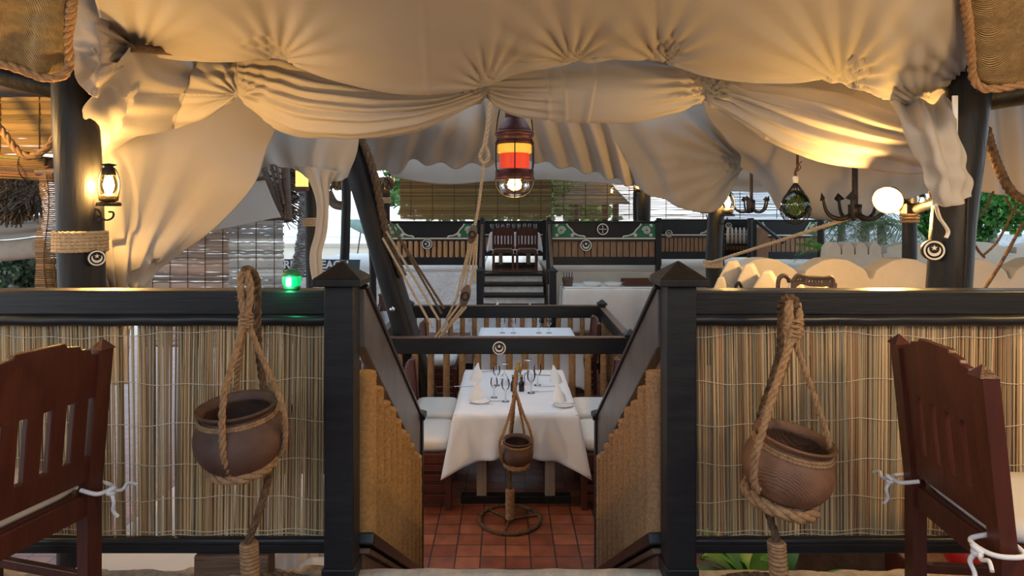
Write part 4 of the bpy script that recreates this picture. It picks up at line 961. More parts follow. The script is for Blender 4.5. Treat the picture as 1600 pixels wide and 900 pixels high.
# ------------------------------------------------------------------ main posts and beams
def post(name, label, pts, r, group='dark round timber posts', n=20):
    t = thing(name, label, 'post', (pts[-1][0], pts[-1][1], pts[-1][2]), group)
    pp = catmull(pts, 24); MB().tube([p+V((NZ.noise(p*2)*.012, NZ.noise(p*2.3+V((5, 0, 0)))*.012, 0)) for p in pp], r, n).build('trunk', POST, t); return t
lp = post('timber_post', 'thick black post wound with pale rope, nearest the lit hurricane lantern', [P(120, 60, 3.25), P(122, 200, 3.22), P(125, 300, 3.2), P(127, 450, 3.2), V((X(128, 3.2), 3.2, 0))], .103)
cc = P(126, 377, 3.2)
for k in range(6):
    MB().rope([cc+V((.113*math.cos(2*PI*i/40), .113*math.sin(2*PI*i/40), -.043+.0172*k)) for i in range(40)], .0105, closed=True).build('rope_turn', MANILA, lp)
emblem(lp, P(151, 403, 3.13), .040, 'star', facing=(.62, -.78, 0))
rp = post('timber_post', 'thick dark post with the star and crescent disc, at the golden battlements', [P(1518, 100, 3.25), P(1510, 180, 3.22), P(1497, 300, 3.2), P(1480, 460, 3.2), V((X(1474, 3.2), 3.2, 1.1))], .098)
emblem(rp, P(1458, 391, 3.12), .050, 'star', facing=(-.25, -.97, 0))
MB().tube(catmull([P(1490, 150, 3.1), P(1493, 230, 3.06), P(1494, 150, 3.1)], 6), .008, 6).build('cable', WHITE, rp)
MB().tube(catmull([P(1462, 320, 3.0), P(1468, 340, 3.05), P(1481, 360, 3.09), P(1478, 372, 3.09)], 20), .009, 6).build('tie_cord', CREAM, rp)
MB().tube(catmull([P(1512, 310, 3.1), P(1509, 390, 3.1), P(1506, 452, 3.1)], 12), .005, 6).build('cable', IRON, rp)
o = MB().tube([P(1488, 160, 3.3), P(1600, 142, 3.2), P(1720, 128, 3.1)], .07, 16).build('roof_beam', POST); tag(o, 'dark round beam resting on the post, under the corner mat with the bound edge', 'beam', 'dark roof beams')
o = MB().tube([P(-80, 95, 3.2), P(20, 122, 3.3), P(135, 150, 3.4)], .055, 14).build('roof_beam', POST); tag(o, 'dark round beam under the woven mat beside the rope-wound post', 'beam', 'dark roof beams')
o = MB().tube([P(-60, 128, 4.0), P(60, 140, 4.0), P(140, 140, 4.0)], .05, 12).build('roof_beam', TIMBER); tag(o, 'brown pole behind the black post, just above the yellow blind', 'beam', 'dark roof beams')
p2 = post('timber_post', 'slim dark post with a rope ring beside the palm trunk', [P(485, 230, 6.0), P(487, 350, 6.0), P(488, 460, 6.0), V((X(489, 6), 6, 0))], .058)
cc = P(486.5, 347, 6.0)
for k in range(4): MB().rope([cc+V((.068*math.cos(2*PI*i/30), .068*math.sin(2*PI*i/30), -.03+.02*k)) for i in range(30)], .011, closed=True).build('rope_turn', MANILA, p2)
post('timber_post', 'knotty slim post standing before the bright beach, past the twisted curtain', [P(540, 240, 10), P(541, 330, 10), P(538, 420, 10), V((X(540, 10), 10, 0))], .072)
post('timber_post', 'short dark post beside the leaning mast above the far tables', [P(580, 320, 11), P(582, 400, 11), V((X(583, 11), 11, 0))], .06)
p3_ = post('timber_post', 'dark post with a pale rope ring beneath the far lit lamp, past the mast', [P(601, 280, 12.9), P(602, 345, 12.9), V((X(603, 12.9), 12.9, 1.16))], .10)
cc = P(601.5, 313, 12.9)
for k in range(4): MB().tube([cc+V((.11*math.cos(2*PI*i/24), .11*math.sin(2*PI*i/24), -.045+.03*k)) for i in range(24)], .017, 6, closed=True).build('rope_turn', MANILA, p3_)
p4_ = post('timber_post', 'dark post carrying two lit lanterns beside the netted float', [P(1130, 262, 6.9), P(1120, 320, 6.9), P(1115, 400, 6.9), P(1116, 470, 6.9), V((X(1117, 6.9), 6.9, 0))], .085)
m = MB(); cc = P(1114, 412, 6.9)
for k in range(4): MB().tube([cc+V((.095*math.cos(2*PI*i/24), .095*math.sin(2*PI*i/24), -.03+.02*k)) for i in range(24)], .012, 6, closed=True).build('rope_turn', MANILA, p4_)
p5_ = post('timber_post', 'plain dark post standing beyond the golden battlements by the floodlight', [P(1421, 300, 7), P(1421, 360, 7), P(1419, 430, 7), V((X(1419, 7), 7, 1.1))], .072)
for k in range(3): MB().tube([P(1421, 346-k*5, 7)+V((.08*math.cos(2*PI*i/24), .08*math.sin(2*PI*i/24), 0)) for i in range(24)], .018, 6, closed=True).build('rope_turn', COIR, p5_)
post('timber_post', 'thick dark post behind the corner of the raised booth', [P(1006, 285, 14.6), P(1006, 345, 14.6), V((X(1006, 14.6), 14.6, 1.16))], .15)
post('timber_post', 'slim dark post under the brightest far lantern', [P(993, 290, 14.2), P(993, 345, 14.2), V((X(993, 14.2), 14.2, 1.16))], .05)
post('timber_post', 'square-looking dark post beyond the potted palm leaves', [P(1283, 330, 9.5), P(1283, 375, 9.5), V((X(1283, 9.5), 9.5, 1.1))], .05)
# ------------------------------------------------------------------ booths on the stage
def ornament(t, x, z, w, h, y, side):
    """corner ornament: green ground with a cream border and scrolls, side=+1 grows towards +x"""
    prof = [(0, 0), (1, 0), (.97, .10), (.80, .16), (.66, .34), (.60, .55), (.50, .78), (.44, 1), (0, 1)]
    pts = [(x+side*a*w, z+b*h) for a, b in prof]
    if side < 0: pts = pts[::-1]
    m = MB(); m.prism(pts, lambda a, b, c: V((a, y-c, b)), 0, .008); g = m.build('corner_ornament', GREENP, t)
    edge = catmull([V((x+side*a*w, y-.010, z+b*h)) for a, b in prof[1:8]], 24)
    MB().tube(edge, .016, 6).build('border', CREAM, g)
    m = MB()
    for cx, cz, r0, tn in ((.28, .52, .30, 2.2), (.62, .16, .13, 1.6), (.14, .16, .12, 1.4), (.13, .86, .11, 1.4)):
        sp = []
        for i in range(30):
            f = i/29; a = f*tn*2*PI; rr = r0*(1-.8*f)*h; sp.append(V((x+side*(cx*w+rr*math.cos(a)), y-.010, z+cz*h+rr*math.sin(a))))
        m.tube(sp, .011, 5)
    m.build('scrollwork', CREAM, g)
def booth(label, x0, x1, y, zb, plank=PLANK, np=13, round_=False, ornL=True, ornR=True, embs=(), zt=None, legs=True):
    """plank balustrade: black top board with painted corners, planks, black bottom board on short legs"""
    zt = zt or zb+1.0; H = zt-zb
    t = thing('balustrade', label, 'balustrade', ((x0+x1)/2, y, zb), 'ornamented plank balustrades on the stage')
    MB().box(x0, x1, y-.02, y+.02, zb+.66*H, zt-.03*H).build('top_board', BLACK, t, bevel=.006)
    MB().box(x0-.02, x1+.02, y-.05, y+.05, zt-.03*H, zt).build('cap_rail', BLACKH, t, bevel=.006)
    MB().box(x0, x1, y-.032, y-.02, zb+.645*H, zb+.672*H).build('white_line', CREAM, t)
    MB().box(x0, x1, y-.03, y+.02, zb+.60*H, zb+.645*H).build('rail', BLACKH, t)
    MB().box(x0, x1, y-.03, y+.03, zb+.14*H, zb+.30*H).build('bottom_board', BLACKH, t, bevel=.006)
    for k in range(np):
        a = lerp(x0+.05, x1-.05, k/np); b = lerp(x0+.05, x1-.05, (k+1)/np)
        if round_: MB().lathe([(b*.5-a*.5-.012, zb+.29*H), (b*.5-a*.5-.012, zb+.61*H)], ((a+b)/2, y+.01, 0), 14).build('split_pole', plank, t)
        else: MB().box(a+.008, b-.008, y-.005, y+.015, zb+.29*H, zb+.61*H).build('plank', plank, t, bevel=.004)
    MB().box(x0, x1, y+.03, y+.04, zb+.28*H, zb+.64*H).build('gap_shade_board', POST, t)  # dark sheet added behind the planks so their gaps read as shade
    for x in (x0, x1): MB().box(x-.05, x+.05, y-.05, y+.05, zb, zt+.02*H).build('corner_post', BLACK, t, bevel=.006)
    if ornL: ornament(t, x0+.05, zb+.675*H, .30*(x1-x0), .27*H, y-.021, 1)
    if ornR: ornament(t, x1-.05, zb+.675*H, .30*(x1-x0), .27*H, y-.021, -1)
    for (px, py, r, k) in embs: emblem(t, (X(px, y), y-.05, Z(py, y)), r, k)
    return t
booth('raised booth front of rounded bamboo poles behind the pulley ropes', -2.42, -.50, 12.5, 1.16, SPLIT, 16, True, True, True, [(668, 381, .11, 'moonc')], zt=2.16)
booth('raised booth front of flat brown planks with two round discs', .86, 2.97, 12.5, 1.16, PLANK, 16, False, True, True, [(941, 358, .12, 'cross'), (915, 383, .12, 'star')], zt=2.16)
booth('farther plank booth front just past the corner of the two-disc booth', 3.35, 4.72, 14.0, 1.16, PLANK, 14, False, False, True, [(1044, 365, .085, 'star')], zt=2.18)
booth('plank booth front with white corner scrolls beneath the netted float', 5.35, 6.9, 14.0, 1.16, PLANK, 14, False, True, True, [], zt=2.17)
booth('small plank booth front beside the two-lantern post, glasses before it', 4.9, 5.6, 14.6, 1.16, PLANK, 8, False, False, False, [(1137, 353, .08, 'star')], zt=2.17)
# fence at the back of the stage between the booths
booth('shadowy plank rail at the back of the stage, over the stairs', -.55, .95, 15.6, 1.12, SPLIT, 20, False, False, False, zt=2.12)
for sx, x in ((-1, -.45), (1, .83)):
    t = thing('stair_newel', ('black newel at the stair side of the rounded-pole booth', 'black newel at the stair side of the two-disc booth')[sx > 0], 'post', (x, 12.3, .9), 'black newels flanking the back stairs')
    MB().box(x-.05, x+.05, 12.25, 12.35, .95, 2.17).build('upper_shaft', BLACK, t, bevel=.006)
    MB().lathe([(1e-5, -.03), (.05, -.01), (.055, .02), (.04, .05), (1e-5, .07)], (x, 12.3, 2.17), 16, cap=False).build('finial', BLACK, t)
    MB().box(x-.06, x+.06, 11.2, 11.32, 0, 1.28).build('lower_shaft', BLACK, t, bevel=.006)
    m = MB(); m.pyramid(x, 11.26, 0, .08, 1.28, 1.31, 1.38); m.build('lower_cap', BLACK, t)
    MB().bar((x, 11.26, 1.2), (x, 12.3, 2.08), .05, .10).build('handrail', TIMBER, t, bevel=.006)
# table and chairs on the stage between the booths
table('dining_table', 'white-clothed table on the stage over the back stairs', -.35, .75, 14.0, 14.7, .74, GT).location.z = 1.12
drape('white cloth on the stage table over the back stairs', -.35, .75, 14.0, 14.7, .75, .3, .02, .5, 'tablecloths on further tables', base=1.12)
for k, (x, lb) in enumerate(((-.05, 'dark slatted chair on the stage nearer the rounded-pole booth'), (.45, 'dark slatted chair on the stage nearer the two-disc booth'))):
    o = copy_tree(ch); o['label'] = lb; o['group'] = 'chairs on the stage'; o.location = (x, 13.5, 1.12); o.rotation_euler = (0, 0, PI/2)
for k in range(9):
    x = -.30+k*.12; y = 14.25+.15*(k % 2); o = MB().lathe(GOB, (x, y, 1.875), 14, cap=False).build('wine_glass', GLASS)
    tag(o, f"wine glass on the stage table, {('first','second','third','fourth','fifth','sixth','seventh','eighth','ninth')[k]} in the row from the rounded-pole booth", 'glass', 'glasses on the stage table')
for k in range(6):
    x = 5.02+k*.09; o = MB().lathe([(1e-5, 0), (.03, 0), (.033, .12), (.033, .30), (.02, .33), (.02, .36), (1e-5, .36)], (x, 14.45, 1.62), 12, cap=False).build('bottle', CHINA)
    tag(o, f"pale bottle before the small plank booth, {('first','second','third','fourth','fifth','sixth')[k]} from the two-lantern post", 'bottle', 'pale bottles on the side shelf')
o = MB().box(4.9, 5.65, 14.3, 14.58, 1.58, 1.62).build('bottle_shelf', BLACK, bevel=.005); tag(o, 'black shelf carrying pale bottles beside the two-lantern post', 'shelf')
t = thing('stage_gate', 'sloping black handrail and plank gate below the small grapnel', 'gate', (5.35, 13.4, 1.16))
MB().bar((5.24, 13.4, 2.14), (5.56, 12.8, 1.72), .05, .06).build('handrail', BLACK, t); MB().box(5.2, 5.5, 13.4, 13.44, 1.16, 2.0).build('plank_panel', PLANK, t); MB().box(5.16, 5.24, 13.36, 13.46, 1.16, 2.18).build('gate_post', BLACK, t)

# ------------------------------------------------------------------ reed blinds
def blind(label, x0, x1, z0, z1, y, tones, n, gapy=.25, thick=.006, ties=4, wav=.0, cut=None, group='reed blinds hung at the open sides'):
    t = thing('reed_blind', label, 'blind', ((x0+x1)/2, y, z0), group)
    m = MB(); dz = (z1-z0)/n
    for i in range(n):
        c = R.choice(tones); k = R.uniform(.7, 1.3); m.col = (c[0]*k, c[1]*k, c[2]*k); z = z0+dz*(i+.5)+R.uniform(-.15, .15)*dz
        h = dz*(1-gapy)*(R.uniform(.95, 1.3) if gapy < .1 else R.uniform(.6, 1.1))*.5; pts = []; q = 12
        yy = y+wav*math.sin(z*9)+R.uniform(-.004, .004)
        zs = [z+R.uniform(-.22, .22)*dz for _ in range(q+1)]
        vs = []
        for j in range(q+1):
            x = lerp(x0, x1, j/q)+(R.uniform(-.01, .01) if j in (0, q) else 0)
            vs += [(x, yy-thick/2, zs[j]-h), (x, yy-thick/2, zs[j]+h), (x, yy+thick/2, zs[j]+h), (x, yy+thick/2, zs[j]-h)]
        fs = []
        for j in range(q):
            a = 4*j; fs += [(a, a+4, a+5, a+1), (a+1, a+5, a+6, a+2), (a+2, a+6, a+7, a+3), (a+3, a+7, a+4, a)]
        m.add(vs, fs)
    m.build('slats', BAMB, t)
    for k in range(ties):
        x = lerp(x0, x1, (k+.5)/ties)
        MB().tube([(x, y-.006+wav*math.sin(lerp(z0, z1, i/10)*9), lerp(z0, z1, i/10)) for i in range(11)], .0035*max(1, y/6), 5).build('tie_string', COIRD, t)
    return t
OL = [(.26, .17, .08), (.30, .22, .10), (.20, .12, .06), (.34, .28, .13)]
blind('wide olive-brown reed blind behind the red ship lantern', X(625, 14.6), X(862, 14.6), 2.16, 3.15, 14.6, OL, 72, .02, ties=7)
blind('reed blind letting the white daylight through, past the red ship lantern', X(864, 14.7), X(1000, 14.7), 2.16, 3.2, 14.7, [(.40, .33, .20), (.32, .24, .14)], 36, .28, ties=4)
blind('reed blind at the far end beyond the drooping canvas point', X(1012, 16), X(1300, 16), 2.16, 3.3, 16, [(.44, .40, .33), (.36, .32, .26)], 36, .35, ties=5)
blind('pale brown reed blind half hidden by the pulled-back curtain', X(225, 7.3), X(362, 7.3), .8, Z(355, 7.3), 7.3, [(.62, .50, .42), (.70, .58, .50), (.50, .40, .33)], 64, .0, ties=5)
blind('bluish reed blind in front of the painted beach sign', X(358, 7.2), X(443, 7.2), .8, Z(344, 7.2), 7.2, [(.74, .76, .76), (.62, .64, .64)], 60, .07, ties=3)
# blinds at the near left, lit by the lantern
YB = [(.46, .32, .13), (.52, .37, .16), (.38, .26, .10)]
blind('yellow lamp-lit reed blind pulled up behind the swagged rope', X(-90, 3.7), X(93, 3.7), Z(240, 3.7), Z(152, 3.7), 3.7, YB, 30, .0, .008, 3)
t = thing('rolled_reed_blind', 'fat roll of yellow reed blind beneath the swagged rope', 'blind', P(20, 258, 3.62))
m = MB(); c0, c1 = P(-90, 252, 3.62), P(88, 262, 3.62)
for k in range(46):
    a = 2*PI*k/46; rr = .062+.012*math.sin(3*a); o_ = V((0, rr*math.cos(a), rr*math.sin(a))); m.col = [x*R.uniform(.7, 1.2) for x in YB[k % 3]]; m.tube([c0+o_, (c0+c1)/2+o_+V((0, 0, R.uniform(-.004, .004))), c1+o_+V((R.uniform(-.03, .0), 0, 0))], .006, 5)
m.build('reed_roll', BAMB, t); MB().tube([c0, c1], .058, 14).build('roll_core', TIMBER, t)
for f in (.45, .75): MB().tube([c0.lerp(c1, f)+V((0, .078*math.cos(2*PI*i/16), .078*math.sin(2*PI*i/16))) for i in range(16)], .004, 5, closed=True).build('tie_string', COIRD, t)
# curled narrow blind hanging beside the post
t = thing('reed_blind', 'narrow curled reed blind hanging beside the rope-wound black post', 'blind', P(78, 460, 3.45), 'reed blinds hung at the open sides')
m = MB(); n = 96
for i in range(n):
    py = lerp(272, 560, i/n); wv = 6*math.sin((py-272)*.035)+3*math.sin(py*.08); xl, xr = 62+wv*.8-(py-272)*.02, 97+wv*.15; c = R.choice([(.36, .24, .13), (.42, .29, .16), (.30, .19, .1)]); k = R.uniform(.75, 1.25); m.col = (c[0]*k, c[1]*k, c[2]*k)
    pts = [P(lerp(xl, xr, j/6), py+R.uniform(-.3, .3), 3.45-.06*math.sin(PI*j/6)) for j in range(7)]; m.tube(pts, .0046, 5)
m.build('slats', BAMB, t)
for f in (.3, .75): MB().tube([P(lerp(62, 97, f)+4*math.sin((py-272)*.035), py, 3.385) for py in range(272, 560, 12)], .003, 5).build('tie_string', COIRD, t)
MB().tube([P(58, 269, 3.45), P(80, 268, 3.42), P(118, 268, 3.27)], .018, 10).build('head_stick', TIMBER, t)

# ------------------------------------------------------------------ woven mats, swagged ropes
def mat_panel(label, pts, hemc, bump):
    t = thing('woven_mat', label, 'mat', P(*hemc[len(hemc)//2]), 'woven palm mats lining the roof corners')
    a = resample(pts[0], 40); b = resample(pts[1], 40); rows = []
    for k in range(31):
        f = k/30; rows.append([P(lerp(p.x, q.x, f), lerp(p.y, q.y, f), lerp(p.z, q.z, f))+V((0, -.02*math.sin(PI*f)*math.sin(j*.2), .004*math.sin(k*1.1+.1*j))) for j, (p, q) in enumerate(zip(a, b))])
    m = MB(); m.grid(rows); m.build('weave', WOVEN, t, solid=.02)
    MB().rope(catmull([P(*h) for h in hemc], 60), .020, fuzz=.1).build('bound_edge', COIR, t)
mat_panel('woven palm mat in the corner over the yellow blind and lantern', ([(-80, -90, 2.2), (40, -90, 2.25), (124, -80, 2.3)], [(-80, 92, 2.75), (30, 106, 2.8), (60, 116, 2.8), (104, 108, 2.85)]),
          [(-80, 92, 2.74), (0, 100, 2.76), (40, 112, 2.78), (70, 122, 2.79), (98, 118, 2.8), (108, 100, 2.8), (106, 60, 2.7), (114, 0, 2.5), (122, -60, 2.35)], 0)
mat_panel('woven palm mat in the corner over the post with the star disc', ([(1494, -90, 2.35), (1560, -90, 2.3), (1690, -90, 2.25)], [(1524, 122, 2.95), (1560, 132, 2.9), (1690, 122, 2.8)]),
          [(1498, -60, 2.38), (1512, 30, 2.65), (1518, 95, 2.85), (1521, 122, 2.92), (1534, 137, 2.92), (1560, 138, 2.9), (1610, 130, 2.85), (1690, 124, 2.8)], 1)
o = MB().rope(catmull([P(-40, 150, 3.5), P(0, 200, 3.5), P(28, 236, 3.48), P(52, 244, 3.48), (P(78, 226, 3.48)), P(94, 190, 3.48), P(99, 150, 3.45), P(97, 120, 3.4)], 60), .020, fuzz=.25).build('swagged_rope', COIR)
tag(o, 'thick hairy rope hanging in a loop across the yellow reed blind', 'rope')
o = MB().rope(catmull([P(1540, 200, 3.2), P(1550, 235, 3.2), P(1566, 275, 3.2), P(1588, 306, 3.2), P(1640, 330, 3.2)], 50), .024, pitch=.085, fuzz=.1).build('hanging_rope', COIRD); tag(o, 'thick ribbed rope hanging from the beam beyond the star-disc post', 'rope')
o = MB().tube(catmull([P(1536, 172, 3.2), P(1541, 180, 3.2), P(1534, 190, 3.2), P(1541, 198, 3.2), P(1540, 204, 3.2)], 20), .006, 6).build('iron_hook', IRON); tag(o, 'small iron hook holding the thick ribbed rope', 'hook')
for pts, r_, lb in (([(1452, 300, 3.6), (1460, 328, 3.5), (1476, 340, 3.4), (1492, 322, 3.2)], .006, 'thin dark cord looping behind the star-disc post'),
                    ([(1502, 306, 3.22), (1532, 336, 3.8), (1552, 300, 4.6)], .008, 'short grey rope loop against the green tree'),
                    ([(1570, 306, 4.62), (1590, 332, 4.6), (1640, 316, 4.6)], .008, 'dark cord loop beside the far white roof'),
                    ([(1500, 335, 3.2), (1524, 385, 3.7), (1538, 402, 4.2)], .008, 'brown cord dropping beside the star-disc post before the tree'),
                    ([(1588, 320, 4.2), (1560, 375, 4.2), (1535, 400, 4.2)], .008, 'brown cord slanting across the green tree'),
                    ([(1598, 350, 4.0), (1565, 410, 3.8), (1538, 452, 3.6)], .010, 'dark guy line slanting in front of the golden battlement')):
    o = MB().rope(catmull([P(*q) for q in pts], 30), r_).build('cord', COIRD); tag(o, lb, 'cord', 'cords hanging near the star-disc post')

# ------------------------------------------------------------------ lanterns and lamps
hurricane(tuple(P(170, 322, 3.15)), 'lit hurricane lantern on the scrolled bracket by the rope-wound post', 42, .62, None,
          [P(140, 322, 3.18), P(155, 330, 3.16), P(158, 345, 3.16), P(152, 346, 3.16), P(153, 338, 3.16), P(166, 344, 3.15), P(176, 340, 3.15), P(177, 332, 3.15), P(170, 331, 3.15)])
GH = 'small lit hurricane lanterns farther in'
hurricane(tuple(P(1137, 338, 6.75)), 'lit lantern on the netted-float side of the two-lantern post', 20, .85, GH, [P(1120, 345, 6.85), P(1130, 350, 6.8), P(1137, 340, 6.75)])
hurricane(tuple(P(1104, 334, 7.05)), 'lit lantern on the booth side of the two-lantern post', 16, .75, GH, [P(1114, 345, 6.95), P(1108, 350, 7), P(1104, 336, 7.05)])
hurricane(tuple(P(997, 300, 14.1)), 'brightest far lantern hung at the dark post near the canvas edge', 20, .9, GH, [P(997, 303, 14.1), P(996, 306, 14.15), P(994, 304, 14.2)])
hurricane(tuple(P(956, 306, 15.2)), 'faint lit lantern behind the daylight reed blind', 6, .8, GH, [P(956, 288, 15.2), P(957, 283, 15.2), V((2.53, 15.2, 3.14))])
hurricane(tuple(P(610, 293, 12.7)), 'lit lantern on the post past the leaning mast', 20, .9, GH, [P(610, 296, 12.7), P(606, 298, 12.8), P(603, 294, 12.9)])
hurricane(tuple(P(1441, 330, 6.8)), 'small lit lantern close behind the floodlight arm', 5, .6, GH, [P(1441, 333, 6.8), P(1430, 336, 6.9), P(1422, 332, 7)])
# amber lantern at the palm
p = P(472, 285, 5.9); t = thing('amber_lantern', 'square amber lantern by the top of the palm trunk', 'lantern', p)
MB().cbox(p+V((0, 0, .035)), .09, .09, .15).build('amber_panes', emit('amber_pane', (1, .50, .08), 1.6, (.8, .4, .1)), t); MB().cbox(p+V((0, 0, -.06)), .11, .11, .04).build('base', TIMBER, t); m = MB(); m.pyramid(p.x, p.y, 0, .06, p.z+.11, p.z+.125, p.z+.17); m.build('roof', IRON, t)
# big red ship lantern
d = 4.45; cx = X(804, d); t = thing('ship_lantern', 'large copper ship lantern with red lens hanging in the middle', 'lantern', (cx, d, Z(310, d)))
def zz(py): return Z(py, d)
def Lr(pr): return [(r*d/1000, zz(py)) for r, py in pr]
c = V((cx, d, 0))
MB().lathe(Lr([(1e-5, 110), (15, 112), (15, 186), (14, 188)]), c, 24, cap=False).build('chimney', COPPER, t)
MB().lathe(Lr([(14, 184), (17, 187), (24, 200), (28, 206), (28, 210), (1e-5, 210)]), c, 32, cap=False).build('hood', COPPER, t)
MB().lathe(Lr([(29, 206), (31, 208), (30, 213), (28, 215), (29, 221), (31, 224), (30, 226), (26, 226)]), c, 32, cap=False).build('collar', COPPER, t)
ribs = []
for k in range(5): ribs += [(23.5, 224+k*3), (27.5, 225.5+k*3)]
MB().lathe(Lr(ribs+[(24.5, 240)]), c, 32, cap=False).build('yellow_lens', emit('yellow_lens', (1, .50, .05), .32, (.8, .5, .08)), t)
ribs = []
for k in range(8): ribs += [(21.8, 240+k*3.2), (24.5, 241.6+k*3.2)]
MB().lathe(Lr(ribs+[(22, 266)]), c, 32, cap=False).build('red_lens', emit('red_lens', (1, .05, .012), .22, (.6, .05, .02)), t)
MB().lathe(Lr([(24, 264), (30, 266), (30, 277), (31, 279), (29, 281), (22, 281)]), c, 32, cap=False).build('base_ring', COPPER, t)
for k in range(16):
    a = 2*PI*k/16; MB().sphere(c+V((.128*math.cos(a), .128*math.sin(a), zz(278))), .006, 6).build('rivet', BRASS, t)
MB().lathe(Lr([(22, 281), (24, 290), (22, 300), (14, 306), (1e-5, 308)]), c, 24, cap=False).build('lower_globe', LAMPGL, t)
MB().lathe(Lr([(1e-5, 280), (8, 281), (11, 287), (10, 294), (1e-5, 298)]), c, 16, cap=False).build('bulb', BULB, t)
for k in range(6):
    a = PI/6+2*PI*k/6; f = lambda r, py: c+V((r*d/1000*math.cos(a), r*d/1000*math.sin(a), zz(py)))
    MB().tube(catmull([f(29, 220), f(33, 226), f(33.5, 245), f(33, 262), f(29, 270)], 16), .004, 6).build('guard_wire', IRON, t)
for a in (0, PI/2):
    pts = [c+V((math.cos(a)*r*d/1000, math.sin(a)*r*d/1000, zz(py))) for r, py in ((30, 277), (29, 290), (20, 304), (0, 309), (-20, 304), (-29, 290), (-30, 277))]
    MB().tube(catmull(pts, 24), .004, 6).build('lower_wire', IRON, t)
for s in (-1, 1): MB().tube(catmull([c+V((s*r*d/1000, 0, zz(py))) for r, py in ((29, 213), (27, 190), (22, 165), (12, 118), (0, 105))], 20), .0045, 6).build('bail_handle', IRON, t)
MB().rope([c+V((0, 0, zz(108))), c+V((0, 0, zz(95)))], .012).build('hanging_rope', MANILA, t)
lamp('ship_light', c+V((0, 0, zz(300))), 5, WARM, .04, parent=t)
# netted glass float
d = 5.0; c = P(1243, 320, d); t = thing('netted_float', 'green glass float in a black net hanging over the golden battlements', 'float', c)
GF = glass('green_glass', (.55, .74, .40), .05)
R0 = 22.5*d/1000
MB().sphere(c, R0*.93, 16, 1.1).build('glass_ball', GF, t)
def netr(f):  # f 0 top .. 1 bottom -> radius,z
    py = lerp(284, 351, f); r = 22.8*math.sin(min(1, f*1.28)*PI/2)**.9 if f < .62 else 22.8*math.sqrt(max(0, 1-((py-325)/26.2)**2)); return max(.6, r)*d/1000, Z(py, d)
m = MB()
for sgn in (-1, 1):
    for k in range(12):
        pts = []
        for i in range(26):
            f = i/25; r, z = netr(f); a = 2*PI*k/12+sgn*f*1.5; pts.append(V((c.x+r*math.cos(a), c.y+r*math.sin(a), z)))
        m.tube(pts, .0026, 5)
m.build('net', M('net_cord', (.010, .012, .008), None, 5, .8), t)
m = MB(); m.lathe([(.018, Z(286, d)), (.022, Z(280, d)), (.02, Z(276, d)), (.012, Z(275, d))], (c.x, c.y, 0), 14); m.build('white_whipping', CREAM, t)
MB().rope(catmull([P(1243, 278, d), P(1243, 268, d), P(1246, 262, d), P(1246, 250, d), P(1246, 166, 4.97)], 30), .011).build('neck_rope', COIRD, t)
MB().tube(catmull([P(1246, 268, d), P(1251, 262, d), P(1249, 256, d), P(1253, 252, d)], 14), .004, 6).build('loose_end', COIRD, t)
# grapnels
def grapnel(label, px, py0, py1, spread, d, arms, r):
    t = thing('grapnel', label, 'anchor', P(px, py1, d), 'iron grapnel anchors hung as ornaments')
    a = P(px, py0, d); b = P(px, py1, d); MB().tube([a, b], r, 10).build('shank', IRON, t)
    MB().rope([a+V((0, 0, .02)), P(px, 165 if px > 1200 else 205, d)], .010).build('hanging_cord', COIRD, t)
    MB().tube([a+V((.02*math.cos(2*PI*i/14)*d/6, 0, .03*d/6+.03*math.sin(2*PI*i/14)*d/6)) for i in range(14)], r*.6, 6, closed=True).build('ring', IRON, t)
    MB().lathe([(1e-5, -.04*d/6), (r*2.2, -.03*d/6), (r*2.2, .08*d/6), (1e-5, .09*d/6)], b, 14, cap=False).build('crown', IRON, t)
    for k in range(arms):
        an = 2*PI*k/arms+.35; q = V((math.cos(an), math.sin(an), 0)); s = spread*d/1000
        MB().tube(catmull([b+V((0, 0, .0)), b+q*s*.45+V((0, 0, -s*.20)), b+q*s*.85+V((0, 0, .0)), b+q*s+V((0, 0, s*.55))], 18), lambda f: r*(1-.55*f), 8).build('hook_arm', IRON, t)
        e = b+q*s+V((0, 0, s*.5)); w_ = V((-q.y, q.x, 0))*r*2; MB().add([e-w_-q*.01, e+w_-q*.01, e+V((0, 0, s*.22))+q*.01, e+q*.02-V((0, 0, s*.1))], [(0, 1, 2), (0, 2, 3), (1, 3, 2), (0, 3, 1)]).build('fluke', IRON, t)
grapnel('small iron grapnel hanging beyond the lantern, thin shank', 1174, 264, 326, 28, 7.6, 5, .02)
grapnel('larger iron grapnel hanging beside the floodlight', 1336, 255, 333, 46, 4.9, 5, .022)
# floodlight on its arm
c = P(1388, 311, 3.75); t = thing('floodlight', 'bright round floodlight on an arm from the star-disc post', 'floodlight', c)
q = V((-.62, -.70, -.30)).normalized(); Mt = q.to_track_quat('Z', 'Y').to_matrix()
MB().lathe([(1e-5, -.12), (.03, -.12), (.05, -.09), (.066, -.02), (.080, .012), (.084, .02), (.078, .022), (.065, -.01), (1e-5, -.04)], c, 32, Mt, cap=False).build('reflector', IRON, t)
MB().lathe([(1e-5, .022), (.045, .018), (.075, .010)], c, 32, Mt, cap=False).build('lens', emit('flood_lens', (1, .72, .30), 6), t)
MB().tube(catmull([c+Mt @ V((0, 0, -.1)), P(1425, 326, 3.7), P(1450, 320, 3.55), P(1490, 310, 3.25)], 20), .026, 10).build('arm', POST, t)
MB().cbox(P(1424, 326, 3.7), .10, .07, .06).build('bracket', IRON, t, bevel=.006)
lamp('flood_light', c+q*.09+V((0, 0, -.06)), 40, (1, .56, .16), .05, parent=t)
